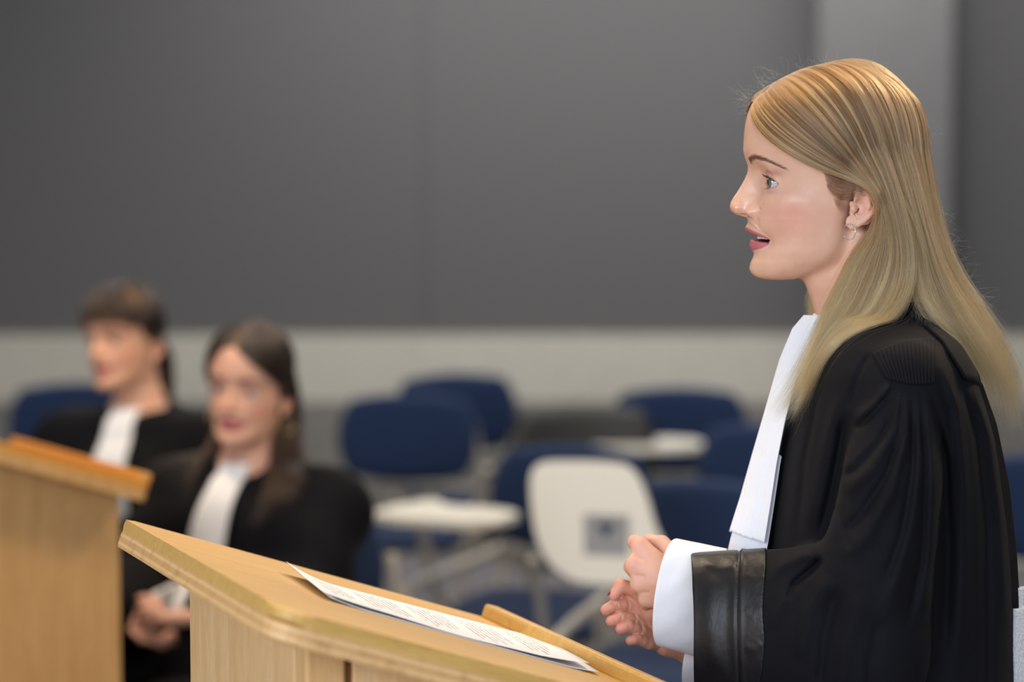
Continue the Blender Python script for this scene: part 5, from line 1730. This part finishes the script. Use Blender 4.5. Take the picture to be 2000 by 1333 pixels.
def seated(name_label, head_to_world, body_loc, body_yaw, lean, skin_tint, hand_loc, hand_yaw, hair_local, hair_cols, robe_label, ear_ring, chair_label, jab_w=0.05, jab_len=0.34, elbow_out=0.26, cuff_at=None, hand_scale=0.72, sh_w=0.165):
    # body frame: facing -x, metres, z up from the floor
    rb = np.array(Matrix.Rotation(R(body_yaw), 3, 'Z')); bl = np.array(body_loc, float)
    def bw(p): return np.atleast_2d(p) @ rb.T + bl
    def wb(p): return (np.atleast_2d(p) - bl) @ rb
    neck = wb(head_to_world(np.array([[1690, 0, 585]])))[0]
    hand = wb(np.array([hand_loc]))[0]
    shz = neck[2] - 0.070
    nx = neck[0]
    ny = neck[1]
    S_ = lambda s: np.array([nx + 0.02, ny + s * sh_w, shz - 0.035])
    E_ = lambda s: np.array([(nx + hand[0]) / 2 + 0.08, ny * .5 + s * elbow_out, 0.74])
    H_ = lambda s: hand + np.array([0.10, s * 0.09, 0.02])
    def core(p, gr=0.0):
        f = cap(p, (0, 0, 0.58), (nx * 0.5, ny * .5, 0.78), 0.15 + gr, 0.125 + gr)
        f = smin(f, cap(p, (nx * 0.5, ny * .5, 0.78), (nx + .01, ny, shz - 0.10), 0.125 + gr, 0.115 + gr), 0.06)
        f = smin(f, cap(p, S_(-1), S_(1), 0.058 + gr, 0.058 + gr), 0.07)
        f = smin(f, cap(p, neck + np.array([0, 0, -.05]), neck + np.array([0, 0, 0.0]), 0.07 + gr * .4, 0.054 + gr * .15), 0.05)
        return f
    def legs(p, gr=0.0):
        f = None
        for s in (-1, 1):
            e = chain(p, [(0, s * .09, .55), (-.42, s * .13, .53), (-.45, s * .13, .10)], [.10 + gr, .075 + gr, .05 + gr], .03)
            f = e if f is None else smin(f, e, 0.05 + gr)
        return f
    def arm(p, s, gr=0.0):
        return chain(p, [S_(s), E_(s), H_(s)], [.046 + gr, .044 + gr, .034 + gr * 1.3], .03)
    def bodyf(p):
        f = smin(core(p), legs(p), .04)
        for s in (-1, 1):
            f = smin(f, arm(p, s), .03)
            f = smin(f, cap(p, (-.45, s * .13, .05), (-.60, s * .15, .035), .045, .035), .03)
        return f
    def robef(p):
        f = smin(core(p, 0.022), legs(p, 0.03), .08)
        f = np.maximum(f, 0.16 - p[:, 2])
        for s in (-1, 1): f = smin(f, arm(p, s, 0.03), .03)
        f = np.maximum(f, p[:, 2] - (neck[2] - 0.012) - 0.35 * (p[:, 0] - nx))
        w = 0.006 * np.sin(p[:, 1] * 60 + p[:, 2] * 8) * np.clip((0.9 - p[:, 2]) * 4, 0, 1) + 0.005 * np.sin(p[:, 0] * 50 + p[:, 2] * 30)
        return f - w
    lo = (-.75, -.55, -.02); hi = (.4, .55, neck[2] + .12)
    bv, bq = grow(bodyf, lo, hi, 0.014, newton=1)
    hw = rigid(hand_yaw, 0, 0, hand_loc, pivot=(1262, -15, 1180), scale=hand_scale)
    V_, Q_ = merge([(head_to_world(shv), shq), (hw(slv), slq), (bw(bv), bq)])
    t = np.array(skin_tint)
    cols = np.concatenate([shc * t, np.tile(np.array(srgb(222, 176, 154)) * t, (len(slv), 1)), np.tile(np.array(srgb(222, 176, 154)) * t, (len(bv), 1))])
    me = raw_mesh('person', V_, Q_, cols)
    set_float_attr(me, 'gloss', np.zeros(len(V_)))
    o = link('person', me, M['skin'])
    tag(o, name_label, 'person')
    rv_, rq_ = grow(robef, (-.85, -.6, .10), (.45, .6, neck[2] + .08), 0.011, newton=1)
    rob = link('robe', raw_mesh('robe', bw(rv_), rq_), M['robe_black'], o)
    # jabot laid on the chest
    nu, nv = 40, 40
    u = np.linspace(-1, 1, nu); v = np.linspace(0, 1, nv)
    U, Vv = np.meshgrid(u, v, indexing='ij'); U = U.ravel(); Vv = Vv.ravel()
    z = neck[2] - 0.015 - jab_len * Vv
    y = ny * (1 - .5 * Vv) + U * (0.030 + (jab_w - .030) * Vv)
    x = np.full(len(z), -0.6)
    for _ in range(60):
        f = np.minimum(robef(np.stack([x, y, z], 1)), core(np.stack([x, y, z], 1)))
        x = np.minimum(x + np.clip(f * .8, -.01, .05), nx + .02)
    x = x - 0.012 - 0.004 * np.abs(np.sin(U * 9))
    idx = np.arange(nu * nv).reshape(nu, nv)
    q = np.stack([idx[:-1, :-1], idx[1:, :-1], idx[1:, 1:], idx[:-1, 1:]], -1).reshape(-1, 4)
    jo = link('jabot', raw_mesh('jabot', bw(np.stack([x, y, z], 1)), q), M['shirt_white'], o)
    md = jo.modifiers.new('thick', 'SOLIDIFY'); md.thickness = .002
    # cuffs
    for a, b in cuff_at or []:
        a = Vector(a); b = Vector(b)
        bm = bmesh.new(); add_tube(bm, [a, (a + b) / 2, b], 0.034, 20, cap=False, rfun=lambda t: 1.0 + .15 * t)
        c = link('shirt_cuff', bm_mesh(bm, 'shirt_cuff', True), M['shirt_white'], o)
        md = c.modifiers.new('thick', 'SOLIDIFY'); md.thickness = .002
    # eyes
    for sy in (1, -1):
        eyeball((EYE_C[0], EYE_C[1] * sy, EYE_C[2]), EYE_R, o, gaze=tuple(rb @ np.array([-1, 0, 0])), to_world=head_to_world, iris=(srgb(70, 48, 34), srgb(50, 34, 26)))
    # brows
    S2 = [head_to_world(q) for q in hair_local]
    n = len(S2)
    hair_curves('hair', S2, [np.clip((1.02 - np.linspace(0, 1, len(q))) * 3, .2, 1) * 0.00022 for q in S2], [np.tile(hair_cols[i % len(hair_cols)], (len(S2[i]), 1)) for i in range(n)], o, M['hair'])
    bl_ = []
    rs = np.random.default_rng(3)
    for i in range(0, len(brow_local), 2):
        bl_.append(head_to_world(brow_local[i]))
    hair_curves('eyebrow', bl_, [np.full(len(q), 0.0003) for q in bl_], [np.tile([.02, .014, .011], (len(q), 1)) for q in bl_], o, M['hair'])
    if ear_ring:
        for sg in (-1, 1):
            c = Vector(head_to_world(np.array([[1664, sg * 128, 474]]))[0])
            bm = bmesh.new()
            add_tube(bm, [c + Vector((math.cos(t) * .8, math.cos(t) * .6, math.sin(t))) * 0.017 for t in [2 * math.pi * k / 32 for k in range(32)]], 0.0014, 8, closed=True)
            link('hoop_earring', bm_mesh(bm, 'hoop_earring', True), M['gold'], o)
    ch = copy_tree(protos['none']); setup_chair(ch, body_loc[0], body_loc[1], body_yaw - 90 )
    off = Vector((math.cos(R(body_yaw)), math.sin(R(body_yaw)), 0)) * 0.05
    ch.location = Vector((body_loc[0], body_loc[1], 0)) + off
    tag(ch, chair_label, 'chair', GROUP)
    return o
brow_local = BROW_RAW
rs = np.random.default_rng(11)
DARK = [0.5 * np.array(srgb(*c)) for c in ((52, 38, 30), (64, 46, 34), (42, 30, 25), (80, 56, 38), (48, 36, 30))]
# long hair of the nearer one: the flow of hair of the same cut
allraw = np.concatenate(RAW)
sel = allraw[rs.permutation(len(allraw))[:7000]]
long_hair = []
for q in sel:
    q = q.copy()
    # pull the long ends nearer to the neck line so they lie on this figure's shoulders
    t = np.clip((q[:, 2] - 520) / 200, 0, 1)
    q[:, 1] = q[:, 1] * (1 + 0.35 * t)
    q[:, 0] = q[:, 0] - (70 + 60 * (q[:, 0] > 1760)) * t
    long_hair.append(q)
# fringe and tied-back hair of the farther one
def strands_from(guides, n, thick, clump, cut=(0.9, 1.0), tip=3):
    p, s, d, cl = sheet_strands([resample([np.array((g[0], g[2], g[1]), float) for g in gg]) for gg in guides], n, thick=thick, clump=clump, tip=tip, cut=cut)
    return [x for x in p]
fr = [[(1610, 120, b * .25), (1536 + (b / 112) ** 2 * 20, 140, b * .52), (1486 + (b / 112) ** 2 * 44, 180, b * .8), (1452 + (b / 112) ** 2 * 66, 240, b * 1.0), (1447 + (b / 112) ** 2 * 84, 296 + abs(b) * .2, b * 1.06)] for b in (-140, -126, -112, -84, -56, -28, 0, 28, 56, 84, 112, 126, 140)]
tied = []
tied += strands_from(fr, 4500, 10, 24, cut=(.82, 1.0))
for sg in (-1, 1):
    sd = [[(1600, 122, sg * 4), (1600, 170, sg * 80), (1580, 250, sg * 118), (1590, 320, sg * 124), (1640, 352, sg * 130), (1720, 352, sg * 126), (1800, 356, sg * 60), (1822, 366, sg * 12)],
          [(1640, 116, sg * 4), (1660, 160, sg * 80), (1680, 240, sg * 122), (1720, 300, sg * 124), (1770, 335, sg * 90), (1815, 356, sg * 30), (1826, 362, sg * 8)],
          [(1680, 120, sg * 3), (1730, 160, sg * 50), (1780, 240, sg * 66), (1812, 310, sg * 40), (1826, 355, sg * 6)]]
    tied += strands_from(sd, 1900, 12, 24, tip=1)
pony = [[(1815, 352, b), (1850, 372, b * 1.6), (1868, 440, b * 2), (1866, 540, b * 2), (1856, 640, b * 1.7)] for b in (-22, -8, 8, 22)]
tied += strands_from(pony, 900, 16, 10, tip=8)

H2 = rigid(74, 0, 4, P(480, 757, 4.42), pivot=(1600, 0, 350), wide=1.03, scale=.96)
seated('seated person with long dark hair, hoop earrings and black robe, nearer of the two listeners',
       H2, (P(425, 900, 4.42).x, 4.66, 0), 70, 0, (1.0, .96, .95), P(285, 1222, 4.22), 30, long_hair, DARK, '', True,
       'blue chair under the seated listener with long dark hair', jab_w=.050, jab_len=.27, elbow_out=.20, sh_w=.145)
H1 = rigid(58, 2, -6, P(237, 660, 5.14), pivot=(1610, 0, 340), wide=1.03, scale=.98)
seated('seated person with dark fringe and tied-back hair in black robe, farther of two listeners',
       H1, (P(262, 900, 5.16).x, 5.32, 0), 74, 0, (1.0, .93, .86), P(120, 1222, 4.95), 20, tied, DARK, '', False,
       'blue chair under the seated listener with a fringe', jab_w=.055, jab_len=.32)
